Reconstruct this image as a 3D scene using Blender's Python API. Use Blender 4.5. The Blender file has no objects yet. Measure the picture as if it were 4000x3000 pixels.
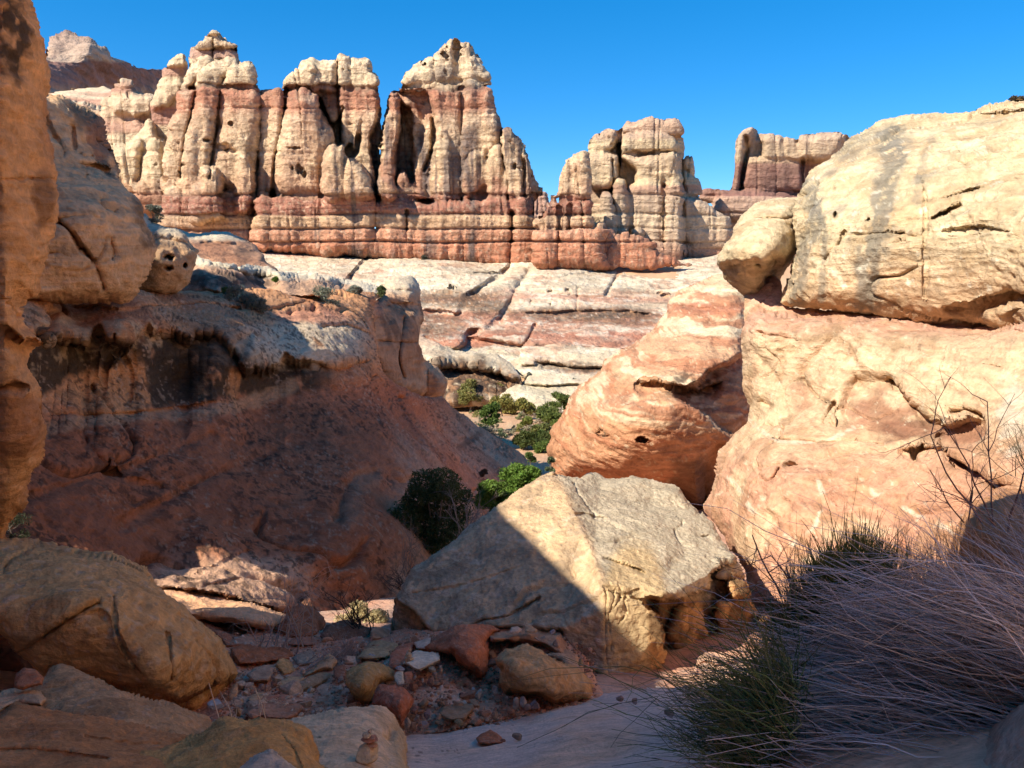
import bpy, math, random
import numpy as np
from mathutils import Vector
from mathutils.geometry import delaunay_2d_cdt

# ------------------------------------------------------------------ camera, sky, sun, exposure
sc = bpy.context.scene
col = sc.collection
cam_d = bpy.data.cameras.new("camera"); cam = bpy.data.objects.new("camera", cam_d); col.objects.link(cam)
PITCH = 9.2
cam_d.sensor_width = 36.0; cam_d.lens = 36.0*0.75
cam_d.clip_start = 0.05; cam_d.clip_end = 20000
cam.location = (0, 0, 0); cam.rotation_euler = (math.radians(90-PITCH), 0, 0)
sc.camera = cam
SUN_AZ, SUN_EL = 55.0, 42.0
a_, e_ = math.radians(SUN_AZ), math.radians(SUN_EL)
SUN = np.array([-math.sin(a_)*math.cos(e_), -math.cos(a_)*math.cos(e_), math.sin(e_)])
w = bpy.data.worlds.new("World"); sc.world = w; w.use_nodes = True
nt = w.node_tree; bg = nt.nodes["Background"]
sky = nt.nodes.new("ShaderNodeTexSky"); sky.sky_type = 'NISHITA'; sky.sun_disc = False
sky.sun_elevation = e_; sky.sun_rotation = math.atan2(SUN[0], SUN[1]) % (2*math.pi)
sky.altitude = 3000; sky.air_density = 0.8; sky.dust_density = 0.0; sky.ozone_density = 4.0
hs = nt.nodes.new("ShaderNodeHueSaturation"); hs.inputs['Saturation'].default_value = 1.62; hs.inputs['Value'].default_value = 1.28; hs.inputs['Hue'].default_value = 0.50
gm = nt.nodes.new("ShaderNodeGamma"); gm.inputs[1].default_value = .68; nt.links.new(sky.outputs[0], gm.inputs[0])
nt.links.new(gm.outputs[0], hs.inputs['Color']); nt.links.new(hs.outputs[0], bg.inputs[0]); bg.inputs[1].default_value = 0.128
sd = bpy.data.lights.new("sun", 'SUN'); sd.energy = 4.1; sd.angle = math.radians(0.5); sd.color = (1.0, 0.91, 0.77)
so = bpy.data.objects.new("sun", sd); col.objects.link(so)
so.rotation_euler = Vector(SUN.tolist()).to_track_quat('Z', 'Y').to_euler()
sc.view_settings.view_transform = 'Standard'; sc.view_settings.look = 'None'
sc.view_settings.exposure = 1.12; sc.view_settings.gamma = 1.0; sc.view_settings.use_curve_mapping = False
sc.cycles.max_bounces = 9; sc.cycles.diffuse_bounces = 8; sc.cycles.use_denoising = True

# ------------------------------------------------------------------ helpers: photo pixels (4000 x 3000) to world
CP, SP_ = math.cos(math.radians(PITCH)), math.sin(math.radians(PITCH))
FPX = 3000.0
def P3(px, py, y):
    """world point seen at photo pixel (px,py), y metres ahead"""
    px = np.asarray(px, float); py = np.asarray(py, float); y = np.asarray(y, float)
    zc = (1500-py)/FPX; f = CP + SP_*zc; up = -SP_ + CP*zc; x = (px-2000)/FPX
    return np.stack([x/f*y, y+0*x, up/f*y], -1)
S_ = 1.4427
def crop(ox, oy, s=S_):
    def f(t):
        return [(ox+float(a)/s, oy+float(b)/s) for a, b in (q.split(',') for q in t.split())]
    return f
A = crop(0, 0); B = crop(1200, 0); Cc = crop(2500, 300); D = crop(0, 900); E = crop(1300, 900)
F = crop(2500, 1200); G = crop(0, 1850); H = crop(1000, 1850); I = crop(2500, 1850)
J = crop(1400, 2250, 2212/900.); K = crop(700, 2200, 2212/900.); L = crop(1700, 1450, 2157/650.)
X = crop(0, 0, 1.0)
def yv(fn, t):
    """'x,y,depth ...' in crop units -> (px,py,depth)"""
    out = []
    for q in t.split():
        a, b, c = q.split(','); (p,) = fn(a+','+b); out.append((p[0], p[1], float(c)))
    return out

# ------------------------------------------------------------------ numpy noise
_r = np.random.RandomState(7)
_perm = np.concatenate([_r.permutation(512)]*2).astype(np.int32)
_g = _r.normal(size=(512, 3)).astype(np.float32); _g /= np.linalg.norm(_g, axis=1)[:, None]
def perlin(p):
    p = np.asarray(p, np.float32); i = np.floor(p).astype(np.int64); f = p - i; i = (i & 511).astype(np.int32)
    u = f*f*f*(f*(f*6-15)+10)
    def gr(dx, dy, dz):
        h = _perm[(_perm[(_perm[(i[:, 0]+dx) & 511]+i[:, 1]+dy) & 511]+i[:, 2]+dz) & 511]
        g = _g[h]
        return g[:, 0]*(f[:, 0]-dx)+g[:, 1]*(f[:, 1]-dy)+g[:, 2]*(f[:, 2]-dz)
    x, y, z = u[:, 0], u[:, 1], u[:, 2]
    def lp(a, b, t): return a+(b-a)*t
    return 1.6*lp(lp(lp(gr(0,0,0), gr(1,0,0), x), lp(gr(0,1,0), gr(1,1,0), x), y),
                  lp(lp(gr(0,0,1), gr(1,0,1), x), lp(gr(0,1,1), gr(1,1,1), x), y), z)
def fbm(P, s, o=4, seed=0, st=(1, 1, 1), gain=.5):
    q = np.asarray(P, float)*np.array(st)*s + seed*17.31 + np.array([.37, 5.1, 9.7])
    v = 0; a = 1.; t = 0.
    for k in range(o):
        v = v + a*perlin(q); t += a; a *= gain; q = q*2.03 + 3.17
    return v/t
def ridge(P, s, o=3, seed=0, st=(1, 1, 1)):
    q = np.asarray(P, float)*np.array(st)*s + seed*11.7 + .5
    v = 0; a = 1.; t = 0.
    for k in range(o):
        v = v + a*(1-2*np.abs(perlin(q))); t += a; a *= .5; q = q*2.07+1.3
    return v/t
def sst(a, b, x):
    t = np.clip((x-a)/(b-a), 0, 1); return t*t*(3-2*t)
def cells(P, s, seed=0, jit=.9):
    """worley: F1, F2 distances and cell id noise"""
    q = np.asarray(P, np.float32)*s+seed*3.7; i = np.floor(q).astype(np.int64)
    f1 = np.full(len(q), 9., np.float32); f2 = f1.copy(); idn = np.zeros(len(q), np.float32)
    for dx in (-1, 0, 1):
        for dy in (-1, 0, 1):
            for dz in (-1, 0, 1):
                c = i + np.array([dx, dy, dz])
                h = _perm[(_perm[(_perm[c[:, 0] & 511]+(c[:, 1] & 511)) & 511]+(c[:, 2] & 511)) & 511]
                off = .5+jit*.5*_g[h]*1.2
                d = np.linalg.norm(c+off-q, axis=1)
                m = d < f1
                f2 = np.where(m, f1, np.minimum(f2, d)); idn = np.where(m, h/512., idn); f1 = np.where(m, d, f1)
    return f1, f2, idn
def cracks(P, f, seed=0, w_=.016, st=(1, 1, 1)):
    return np.exp(-(fbm(P, f, 3, seed, st, gain=.35)/w_)**2)*sst(0, .12, fbm(P, f*.6, 2, seed+5))
def mix(a, b, t):
    a = np.asarray(a, float); b = np.asarray(b, float); t = np.asarray(t, float)
    if t.ndim: t = t[:, None]
    return a+(b-a)*t
def ramp(x, stops):
    xs = [s[0] for s in stops]; cs = np.array([s[1] for s in stops], float)
    return np.stack([np.interp(x, xs, cs[:, k]) for k in range(3)], -1)

# ------------------------------------------------------------------ materials
def rock_mat(name, scale, bump=.6, rough=.92, grain=.25, dist=.03):
    """colour comes from the mesh's own bedding/varnish colours, broken up by procedural grain; scale = grains per metre"""
    m = bpy.data.materials.new(name); m.use_nodes = True; t = m.node_tree; N = t.nodes.new; Lk = t.links.new
    b = t.nodes["Principled BSDF"]; b.inputs['Roughness'].default_value = rough; b.inputs['Specular IOR Level'].default_value = .15
    at = N("ShaderNodeAttribute"); at.attribute_name = "rock"
    tc = N("ShaderNodeTexCoord")
    n1 = N("ShaderNodeTexNoise"); n1.inputs['Scale'].default_value = scale; n1.inputs['Detail'].default_value = 8; n1.inputs['Roughness'].default_value = .65
    n2 = N("ShaderNodeTexNoise"); n2.noise_type = 'RIDGED_MULTIFRACTAL'; n2.inputs['Scale'].default_value = scale*.16; n2.inputs['Detail'].default_value = 6; n2.inputs['Roughness'].default_value = .5; n2.inputs['Distortion'].default_value = .6
    mp = N("ShaderNodeMapping"); mp.inputs['Scale'].default_value = (.25, .25, 1.6)
    n3 = N("ShaderNodeTexNoise"); n3.inputs['Scale'].default_value = scale*.5; n3.inputs['Detail'].default_value = 6; n3.inputs['Distortion'].default_value = .4
    Lk(tc.outputs['Object'], n1.inputs[0]); Lk(tc.outputs['Object'], n2.inputs[0]); Lk(tc.outputs['Object'], mp.inputs[0]); Lk(mp.outputs[0], n3.inputs[0])
    ad = N("ShaderNodeMath"); ad.operation = 'ADD'; Lk(n1.outputs[0], ad.inputs[0]); Lk(n3.outputs[0], ad.inputs[1])
    mr = N("ShaderNodeMapRange"); mr.inputs[1].default_value = .65; mr.inputs[2].default_value = 1.35; mr.inputs[3].default_value = 1-grain; mr.inputs[4].default_value = 1+grain
    Lk(ad.outputs[0], mr.inputs[0])
    mx = N("ShaderNodeMix"); mx.data_type = 'RGBA'; mx.blend_type = 'MULTIPLY'; mx.inputs['Factor'].default_value = 1
    Lk(at.outputs['Color'], mx.inputs['A']); Lk(mr.outputs[0], mx.inputs['B']); Lk(mx.outputs['Result'], b.inputs['Base Color'])
    h = N("ShaderNodeMath"); h.operation = 'MULTIPLY_ADD'; h.inputs[1].default_value = .6
    Lk(ad.outputs[0], h.inputs[0])
    h2 = N("ShaderNodeMath"); h2.operation = 'MULTIPLY'; h2.inputs[1].default_value = -.55; Lk(n2.outputs[0], h2.inputs[0]); Lk(h2.outputs[0], h.inputs[2])
    bp = N("ShaderNodeBump"); bp.inputs['Strength'].default_value = bump; bp.inputs['Distance'].default_value = dist
    Lk(h.outputs[0], bp.inputs['Height']); Lk(bp.outputs[0], b.inputs['Normal'])
    return m
_mats = {}
def rmat(dist):
    """rock material whose grain suits a rock this many metres away"""
    k = min([3, 6, 10, 18, 30, 50, 120, 280, 600], key=lambda v: abs(math.log(v/dist)))
    if k not in _mats:
        _mats[k] = rock_mat("sandstone_grain_%d" % k, 60.0/k*2.2, bump=.9, grain=.34, dist=.011*k)
    return _mats[k]
def plain_mat(name, attr="rock", rough=.8, trans=0):
    m = bpy.data.materials.new(name); m.use_nodes = True; t = m.node_tree
    b = t.nodes["Principled BSDF"]; b.inputs['Roughness'].default_value = rough; b.inputs['Specular IOR Level'].default_value = .2
    at = t.nodes.new("ShaderNodeAttribute"); at.attribute_name = attr
    nz = t.nodes.new("ShaderNodeTexNoise"); nz.inputs['Scale'].default_value = 9; nz.inputs['Detail'].default_value = 4
    mr = t.nodes.new("ShaderNodeMapRange"); mr.inputs[3].default_value = .75; mr.inputs[4].default_value = 1.25
    mx = t.nodes.new("ShaderNodeMix"); mx.data_type = 'RGBA'; mx.blend_type = 'MULTIPLY'; mx.inputs['Factor'].default_value = 1
    t.links.new(nz.outputs[0], mr.inputs[0]); t.links.new(at.outputs['Color'], mx.inputs['A']); t.links.new(mr.outputs[0], mx.inputs['B'])
    t.links.new(mx.outputs['Result'], b.inputs['Base Color'])
    if trans:
        b.inputs['Subsurface Weight'].default_value = 0
        tr = t.nodes.new("ShaderNodeBsdfTranslucent"); ms = t.nodes.new("ShaderNodeMixShader"); ms.inputs[0].default_value = trans
        t.links.new(mx.outputs['Result'], tr.inputs[0]); t.links.new(b.outputs[0], ms.inputs[1]); t.links.new(tr.outputs[0], ms.inputs[2])
        t.links.new(ms.outputs[0], t.nodes["Material Output"].inputs[0])
    return m
LEAF = plain_mat("foliage", rough=.6, trans=.3)
WOOD = plain_mat("bark", rough=.9)

# ------------------------------------------------------------------ mesh linking and tags
def tag(o, label=None, cat=None, group=None, kind=None):
    if label: o['label'] = label
    if cat: o['category'] = cat
    if group: o['group'] = group
    if kind: o['kind'] = kind
    return o
def mesh(name, V, Fs, colr=None, mat=None, parent=None, smooth=True):
    """V (n,3), Fs (m,4) or (m,3) int array"""
    me = bpy.data.meshes.new(name); V = np.asarray(V, np.float32); Fs = np.asarray(Fs, np.int32); k = Fs.shape[1]
    me.vertices.add(len(V)); me.vertices.foreach_set("co", V.ravel())
    me.loops.add(Fs.size); me.loops.foreach_set("vertex_index", Fs.ravel())
    me.polygons.add(len(Fs)); me.polygons.foreach_set("loop_start", np.arange(0, Fs.size, k, dtype=np.int32))
    me.polygons.foreach_set("loop_total", np.full(len(Fs), k, np.int32))
    me.polygons.foreach_set("use_smooth", np.full(len(Fs), smooth, bool))
    me.update(calc_edges=True); me.validate()
    if colr is not None and len(me.vertices) == len(V):
        a = me.color_attributes.new("rock", 'FLOAT_COLOR', 'POINT')
        c = np.ones((len(V), 4), np.float32); c[:, :3] = np.clip(colr, .004, .95); a.data.foreach_set("color", c.ravel())
    if mat: me.materials.append(mat)
    o = bpy.data.objects.new(name, me); col.objects.link(o)
    if parent: o.parent = parent
    return o
def empty(name, loc):
    o = bpy.data.objects.new(name, None); col.objects.link(o); o.location = tuple(float(v) for v in loc); o.empty_display_size = .2
    return o

# ------------------------------------------------------------------ outlines and reliefs
def smooth_poly(p, closed=True, n=5):
    p = np.array(p, float); m = len(p); out = []
    rng = range(m) if closed else range(m-1)
    for i in rng:
        if closed: a, b, c, d = p[(i-1) % m], p[i], p[(i+1) % m], p[(i+2) % m]
        else: a, b, c, d = p[max(i-1, 0)], p[i], p[i+1], p[min(i+2, m-1)]
        for k in range(n):
            t = k/n
            out.append(.5*((2*b)+(-a+c)*t+(2*a-5*b+4*c-d)*t*t+(-a+3*b-3*c+d)*t**3))
    if not closed: out.append(p[-1])
    return np.array(out)
def rough_poly(p, amp, seg=11, seed=0):
    p = np.array(p, float); q = np.roll(p, -1, 0); out = []
    for a, b in zip(p, q):
        k = max(1, int(np.linalg.norm(b-a)/seg))
        for j in range(k): out.append(a+(b-a)*j/k)
    out = np.array(out)
    if amp:
        z = np.zeros((len(out), 3)); z[:, :2] = out
        nx = fbm(z, 1/38., 3, seed+3); ny = fbm(z, 1/38., 3, seed+8)
        out = out+amp*2.*np.stack([nx, ny], -1)
    return out
def dist_poly(x, y, p, closed=True):
    """distance to polyline, nearest point, inside flag, arc position"""
    n = len(p); d2 = np.full(x.shape, 1e18); nx = np.zeros(x.shape); ny = np.zeros(x.shape); ins = np.zeros(x.shape, bool)
    for i in range(n if closed else n-1):
        ax, ay = p[i]; bx, by = p[(i+1) % n]; dx, dy = bx-ax, by-ay; L2 = dx*dx+dy*dy+1e-12
        t = np.clip(((x-ax)*dx+(y-ay)*dy)/L2, 0, 1); qx = ax+t*dx; qy = ay+t*dy; dd = (x-qx)**2+(y-qy)**2
        m = dd < d2; d2[m] = dd[m]; nx[m] = qx[m]; ny[m] = qy[m]
        if closed:
            c = ((ay > y) != (by > y))
            if c.any():
                xi = ax+(y-ay)*dx/(dy if abs(dy) > 1e-12 else 1e-12); ins ^= c & (x < xi)
    return np.sqrt(d2), nx, ny, ins
def depth_fn(ctrl, mode='tps'):
    if np.isscalar(ctrl): return lambda x, y: np.full(x.shape, float(ctrl))
    c = np.array(ctrl, float); P = c[:, :2]/1000.; v = 1/c[:, 2]
    if mode == 'lin':
        verts, edges, faces, ov, oe, of = delaunay_2d_cdt([Vector(p) for p in P.tolist()], [], [], 0, 1e-6)
        vv = np.array([v[o[0]] for o in ov]); vp = np.array([list(q) for q in verts])
        def f(x, y):
            X_ = x/1000.; Y_ = y/1000.; out = np.full(x.shape, np.nan); best = np.full(x.shape, -1e9)
            for t in faces:
                a, b, c3 = vp[t[0]], vp[t[1]], vp[t[2]]
                det = (b[1]-c3[1])*(a[0]-c3[0])+(c3[0]-b[0])*(a[1]-c3[1])
                if abs(det) < 1e-9: continue
                l0 = ((b[1]-c3[1])*(X_-c3[0])+(c3[0]-b[0])*(Y_-c3[1]))/det
                l1 = ((c3[1]-a[1])*(X_-c3[0])+(a[0]-c3[0])*(Y_-c3[1]))/det; l2 = 1-l0-l1
                s = np.minimum(np.minimum(l0, l1), l2); m = s > best
                k = np.clip(s, None, 0); out[m] = (l0*vv[t[0]]+l1*vv[t[1]]+l2*vv[t[2]])[m]; best[m] = s[m]
            return 1/np.clip(out, v.min()*.8, v.max()*1.2)
        return f
    n = len(P)
    if n < 3:
        vm = v.mean(); return lambda x, y: np.full(x.shape, 1/vm)
    if n == 3:
        co = np.linalg.lstsq(np.c_[np.ones(3), P], v, rcond=None)[0]
        return lambda x, y: 1/np.clip(co[0]+co[1]*x/1000+co[2]*y/1000, v.min()*.6, v.max()*1.5)
    r = np.linalg.norm(P[:, None]-P[None], axis=2); Kk = np.where(r > 0, r*r*np.log(r+1e-12), 0)+np.eye(n)*1e-4
    M = np.zeros((n+3, n+3)); M[:n, :n] = Kk; M[:n, n] = 1; M[:n, n+1:] = P; M[n, :n] = 1; M[n+1:, :n] = P.T
    s = np.linalg.solve(M, np.r_[v, 0, 0, 0])
    def f(x, y):
        X_ = x/1000.; Y_ = y/1000.; o = s[n]+s[n+1]*X_+s[n+2]*Y_
        for i in range(n):
            r2 = (X_-P[i, 0])**2+(Y_-P[i, 1])**2; o = o+s[i]*.5*r2*np.log(r2+1e-12)
        return 1/np.clip(o, v.min()*.75, v.max()*1.3)
    return f
def blur(a, k=1):
    for _ in range(k):
        b = a.copy(); b[1:-1] = (a[:-2]+2*a[1:-1]+a[2:])/4; a = b.copy(); a[:, 1:-1] = (b[:, :-2]+2*b[:, 1:-1]+b[:, 2:])/4
    return a
def sub(poly, y, T=1., R=None, rough=3., sm=True, mode='tps', pw=.5):
    return dict(p=poly, y=y, T=T, R=R, rough=rough, sm=sm, mode=mode, pw=pw)
class Rk: pass
def relief(name, label, cat, subs, step=5, ops=(), disp=None, paint=None, matd=None, bt=None, bl=1, kind=None, group=None, clip=None, rfrac=1., tf=1., back=True, parent=None):
    """a rock: outlines given their own distance and thickness, rounded at the edges, carved, closed behind"""
    polys = []
    for i, s in enumerate(subs):
        q = smooth_poly(s['p']) if s['sm'] else np.array(s['p'], float)
        polys.append(rough_poly(q, s['rough'], seg=max(9, step*2.2), seed=i+len(name)))
    allp = np.concatenate(polys); lo = allp.min(0)-step*2; hi = allp.max(0)+step*2
    if clip: lo = np.maximum(lo, clip[:2]); hi = np.minimum(hi, clip[2:])
    gx = np.arange(lo[0], hi[0]+step, step); gy = np.arange(lo[1], hi[1]+step, step)
    XX, YY = np.meshgrid(gx, gy)
    Dm = np.full(XX.shape, np.inf); U = np.full(XX.shape, -1e9); NX = XX.copy(); NY = YY.copy(); nd = np.full(XX.shape, 1e9); own = np.full(XX.shape, -1); DO = np.full(XX.shape, np.inf)
    for i, (s, p) in enumerate(zip(subs, polys)):
        pl, ph = p.min(0)-step*2.5, p.max(0)+step*2.5
        ix = (gx >= pl[0]) & (gx <= ph[0]); iy = (gy >= pl[1]) & (gy <= ph[1])
        if not ix.any() or not iy.any(): continue
        sl = np.ix_(iy, ix); x = XX[sl]; y = YY[sl]
        d, qx, qy, ins = dist_poly(x, y, p); sd_ = np.where(ins, d, -d)
        base = depth_fn(s['y'], s['mode'])(x, y); R = s['R'] or max(sd_.max()*rfrac, step)
        e = np.clip(sd_/R, 0, 1); prof = (1-(1-e)**2)**s['pw']
        dep = base+s['T']*tf*(1-prof)
        Ds = Dm[sl]; m = ins & (dep < Ds); Ds[m] = dep[m]; Dm[sl] = Ds; o_ = own[sl]; o_[m] = i; own[sl] = o_
        Us = U[sl]; m2 = sd_ > Us; Us[m2] = sd_[m2]; U[sl] = Us
        out = (~ins) & (d < nd[sl]); t_ = nd[sl]; t_[out] = d[out]; nd[sl] = t_
        t_ = NX[sl]; t_[out] = qx[out]; NX[sl] = t_; t_ = NY[sl]; t_[out] = qy[out]; NY[sl] = t_
        # depth for vertices just outside
        key = ~ins & (d < step*2.2)
        q = DO[sl]; mm = key & (dep < q); q[mm] = dep[mm]; DO[sl] = q
    IN = U > 0
    Dm = np.where(IN, Dm, DO)
    fin = np.isfinite(Dm)
    # fill & blur
    if bl:
        W = fin.astype(float); V = np.where(fin, Dm, 0)
        for _ in range(bl):
            V = blur(V); W = blur(W)
        Dm = np.where(fin, V/np.maximum(W, 1e-9), Dm)
    Dm = np.where(np.isfinite(Dm), Dm, np.nanmax(np.where(fin, Dm, np.nan)))
    dmean = float(np.median(Dm[IN]))
    for op in ops:
        k = op[0]
        if k == 'crack':
            p = np.array(op[1], float); p = smooth_poly(p, False, 4) if len(p) > 2 else p
            p = p+2.2*step/5*np.stack([fbm(np.c_[p, p[:, 0]*0], 1/23., 2, 4), fbm(np.c_[p, p[:, 0]*0], 1/23., 2, 9)], -1)
            W_ = op[2]; pl, ph = p.min(0)-W_*3, p.max(0)+W_*3
            ix = (gx >= pl[0]) & (gx <= ph[0]); iy = (gy >= pl[1]) & (gy <= ph[1])
            if not ix.any() or not iy.any(): continue
            sl = np.ix_(iy, ix)
            d, _, _, _ = dist_poly(XX[sl], YY[sl], p, False)
            Dm[sl] += op[3]*np.exp(-(d/W_)**2*1.2)
        elif k == 'ledge':   # lip: below the line the rock steps back and comes forward again over the width
            p = np.array(op[1], float); p = p[np.argsort(p[:, 0])]
            ix = np.where((gx >= p[0, 0]) & (gx <= p[-1, 0]))[0]
            if not len(ix): continue
            xs = gx[ix]; zz = np.c_[xs, xs*0, xs*0]
            ly = np.interp(xs, p[:, 0], p[:, 1]) + fbm(zz, 1/60., 4, 5)*op[2]*.25
            tap = np.clip(np.minimum(xs-p[0, 0], p[-1, 0]-xs)/max(30, .12*(p[-1, 0]-p[0, 0])), 0, 1)**.6
            wv = op[2]*(.6+.5*tap)*(1+.35*fbm(zz, 1/90., 3, 9))
            t = (YY[:, ix]-ly)/wv
            pr = np.where(t < 0, np.clip(1+t*op[2]/(.10*op[2]+step*.8), 0, 1), np.clip(1-t, 0, 1)**(op[4] if len(op) > 4 else 1.))
            Dm[:, ix] += op[3]*tap*pr
        elif k == 'pit':
            cx, cy, rx, ry, dp = op[1:6]
            q = np.sqrt(((XX-cx)/rx)**2+((YY-cy)/ry)**2)
            z3 = np.stack([XX.ravel(), YY.ravel(), XX.ravel()*0], -1)
            sel = (q < 1.8).ravel()
            if not sel.any(): continue
            n_ = np.zeros(XX.size); n_[sel] = fbm(z3[sel], 1/(max(rx, ry)*.9), 2, 3)
            q = q+.2*n_.reshape(XX.shape)
            Dm += dp*sst(1.05, .55, q)
        elif k == 'poly':   # carve or raise a region
            p = smooth_poly(op[1]) if len(op) < 5 else np.array(op[1], float); p = rough_poly(p, 3, 12)
            pl, ph = p.min(0)-30, p.max(0)+30
            ix = (gx >= pl[0]) & (gx <= ph[0]); iy = (gy >= pl[1]) & (gy <= ph[1])
            if not ix.any() or not iy.any(): continue
            sl = np.ix_(iy, ix)
            d, _, _, ins = dist_poly(XX[sl], YY[sl], p); d = np.where(ins, d, -d)
            Dm[sl] += op[3]*sst(-op[2]*.3, op[2]*.7, d)
    P = P3(XX, YY, Dm)
    du = np.gradient(P, axis=1); dv = np.gradient(P, axis=0)
    Nn = np.cross(dv, du); Nn /= np.linalg.norm(Nn, axis=2)[..., None]+1e-12
    flip = (Nn*P).sum(2) > 0; Nn[flip] *= -1
    cellin = IN[:-1, :-1] | IN[1:, :-1] | IN[:-1, 1:] | IN[1:, 1:]
    use = np.zeros(XX.shape, bool); use[:-1, :-1] |= cellin; use[1:, :-1] |= cellin; use[:-1, 1:] |= cellin; use[1:, 1:] |= cellin
    snap = use & ~IN & (nd < 1e8)
    px = np.where(snap, NX, XX); py = np.where(snap, NY, YY)
    idx = -np.ones(XX.shape, int); idx[use] = np.arange(use.sum())
    q = P3(px[use], py[use], Dm[use]); n = Nn[use]; pxu, pyu = px[use], py[use]; dep = Dm[use]
    info = Rk(); info.P = q; info.px = pxu; info.py = pyu; info.y = dep; info.N = n; info.own = own[use]; info.S = q[:, 2]/dep*275
    if disp is not None:
        dd = disp(info); q = q+n*dd[:, None]; info.d = dd
    else: info.d = np.zeros(len(q))
    c = paint(info) if paint is not None else np.tile([.5, .4, .3], (len(q), 1))
    i0, i1, i2, i3 = idx[:-1, :-1][cellin], idx[:-1, 1:][cellin], idx[1:, 1:][cellin], idx[1:, :-1][cellin]
    Fs = np.stack([i0, i3, i2, i1], -1)
    if back:
        st = 4; bx = XX[::st, ::st]; by = YY[::st, ::st]; bU = U[::st, ::st]; bIN = bU > .5; bD = Dm[::st, ::st]
        ci = bIN[:-1, :-1] & bIN[1:, :-1] & bIN[:-1, 1:] & bIN[1:, 1:]
        if ci.any():
            ub = np.zeros(bx.shape, bool); ub[:-1, :-1] |= ci; ub[1:, :-1] |= ci; ub[:-1, 1:] |= ci; ub[1:, 1:] |= ci
            bi = -np.ones(bx.shape, int); bi[ub] = np.arange(ub.sum())+len(q)
            Rb = max(bU.max(), step); e = np.clip((bU-2)/Rb*2, 0, 1); thick = (bt if bt else max(s['T'] for s in subs)*1.2)
            dfar = bD + thick*np.sqrt(1-(1-e)**2)+.01*dmean*.2
            qb = P3(bx[ub], by[ub], dfar[ub])
            # nearest front colour
            cf = np.full(XX.shape+(3,), .3); cf[use] = c
            cb = cf[::st, ::st][ub]
            j0, j1, j2, j3 = bi[:-1, :-1][ci], bi[:-1, 1:][ci], bi[1:, 1:][ci], bi[1:, :-1][ci]
            q = np.concatenate([q, qb]); c = np.concatenate([c, cb]); Fs = np.concatenate([Fs, np.stack([j0, j1, j2, j3], -1)])
    o = mesh(name, q, Fs, c, rmat(matd or dmean), parent)
    tag(o, label, cat, group, kind)
    return o
# ------------------------------------------------------------------ rock colours (albedo) and surface functions
CREAM = (.62, .49, .32); PALE = (.68, .57, .42); TAN = (.52, .37, .22); RED = (.42, .19, .11); DRED = (.27, .115, .075)
PINK = (.56, .33, .23); ORANGE = (.55, .31, .16); VARN = (.055, .038, .030); GREY = (.27, .25, .21); RUST = (.36, .16, .08)
def fine(i, f, o=4, seed=0, st=(1, 1, 1)): return fbm(i.P, f, o, seed, st)
def beds(P, f, warp=.6, seed=0, tilt=(0, 0)):
    """thin bedding lines; f lines per metre, warped and tilted"""
    z = P[:, 2]+tilt[0]*P[:, 0]+tilt[1]*P[:, 1]+warp/f*fbm(P, f*.18, 3, seed)
    q = np.stack([P[:, 0]*f*.06, P[:, 1]*f*.06, z*f], -1)
    return fbm(q, 1., 4, seed+1, gain=.6)
def speck(i, c, f, amt, colr, th=.25, seed=0, st=(1, 1, 1)):
    n = fbm(i.P, f, 4, seed, st, gain=.65); return mix(c, colr, amt*sst(th, th+.18, n))
def streaks(i, f, seed=0):
    return fbm(i.P, f, 4, seed, (1, 1, .07), gain=.6)
def band(x, lo, hi, soft): return sst(lo-soft, lo+soft, x)*(1-sst(hi-soft, hi+soft, x))
def blob(i, cx, cy, rx, ry, nz=.5, f=1/60., seed=2, soft=.35):
    z = np.stack([i.px, i.py, i.px*0], -1)
    q = np.sqrt(((i.px-cx)/rx)**2+((i.py-cy)/ry)**2)+nz*fbm(z, f, 4, seed)
    return sst(1+soft, 1-soft, q)
def along(i, pts, w, nz=.5, f=1/45., seed=3):
    p = smooth_poly(pts, False, 4); d, _, _, _ = dist_poly(i.px, i.py, p, False)
    z = np.stack([i.px, i.py, i.px*0], -1)
    return sst(1.3, .5, d/w+nz*fbm(z, f, 4, seed))

# ---- the far needles: same beds in every tower
def spire_disp(i):
    f = i.y/275.
    S = i.S + 1.5*fbm(i.P, .022, 2, 5)
    P = i.P/f[:, None]
    d = 1.3*fbm(P, .06, 3, 1) + 1.8*fbm(P, .22, 4, 2, (1, 1, .08)) + .35*fbm(P, .7, 4, 3, (1, 1, .6)) - 1.2*cracks(P*np.array([1, 1, .07]), .13, 40, .025)*(S > 22)
    d = d+.35*beds(P, .55, .5, 4)+.22*ridge(P, .8, 3, 14, (1, 1, .7))-.1
    for s0, a, w_ in ((58.3, 2.3, .6), (55.5, .8, .35), (51.5, .7, .4), (22.3, 2.2, .5), (19, .5, .3), (15.6, 1.6, .45), (10.6, 1.5, .4), (6.0, 1.2, .35), (37, .5, .5)):
        d = d-a*(.42+.9*fbm(P, .035, 2, int(s0)))*np.exp(-((S-s0)/w_)**2)
    d = d + .8*band(S, 16, 22, .4)*0 + .5*band(S, 11, 15.2, .6) + .7*band(S, 6.3, 10.3, .6)+1.1*band(S, -3, 5.6, .6)+.25*beds(P, 1.1, .6, 24)*(S < 22)
    # upright joints through the lower courses
    f1, f2, _ = cells(P*np.array([1, 1, .10]), .10, 3)
    d = d-.6*np.exp(-((f2-f1)/.035)**2)*(S < 22)*sst(-.25, .1, fbm(P, .06, 2, 33))
    # honeycomb holes
    h = sst(.3, .45, fbm(P, .55, 2, 8, (1, 1, .8)))*sst(.18, .3, fbm(P, .07, 2, 13))
    d = d-1.1*h*(S > 20)
    return d
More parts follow.
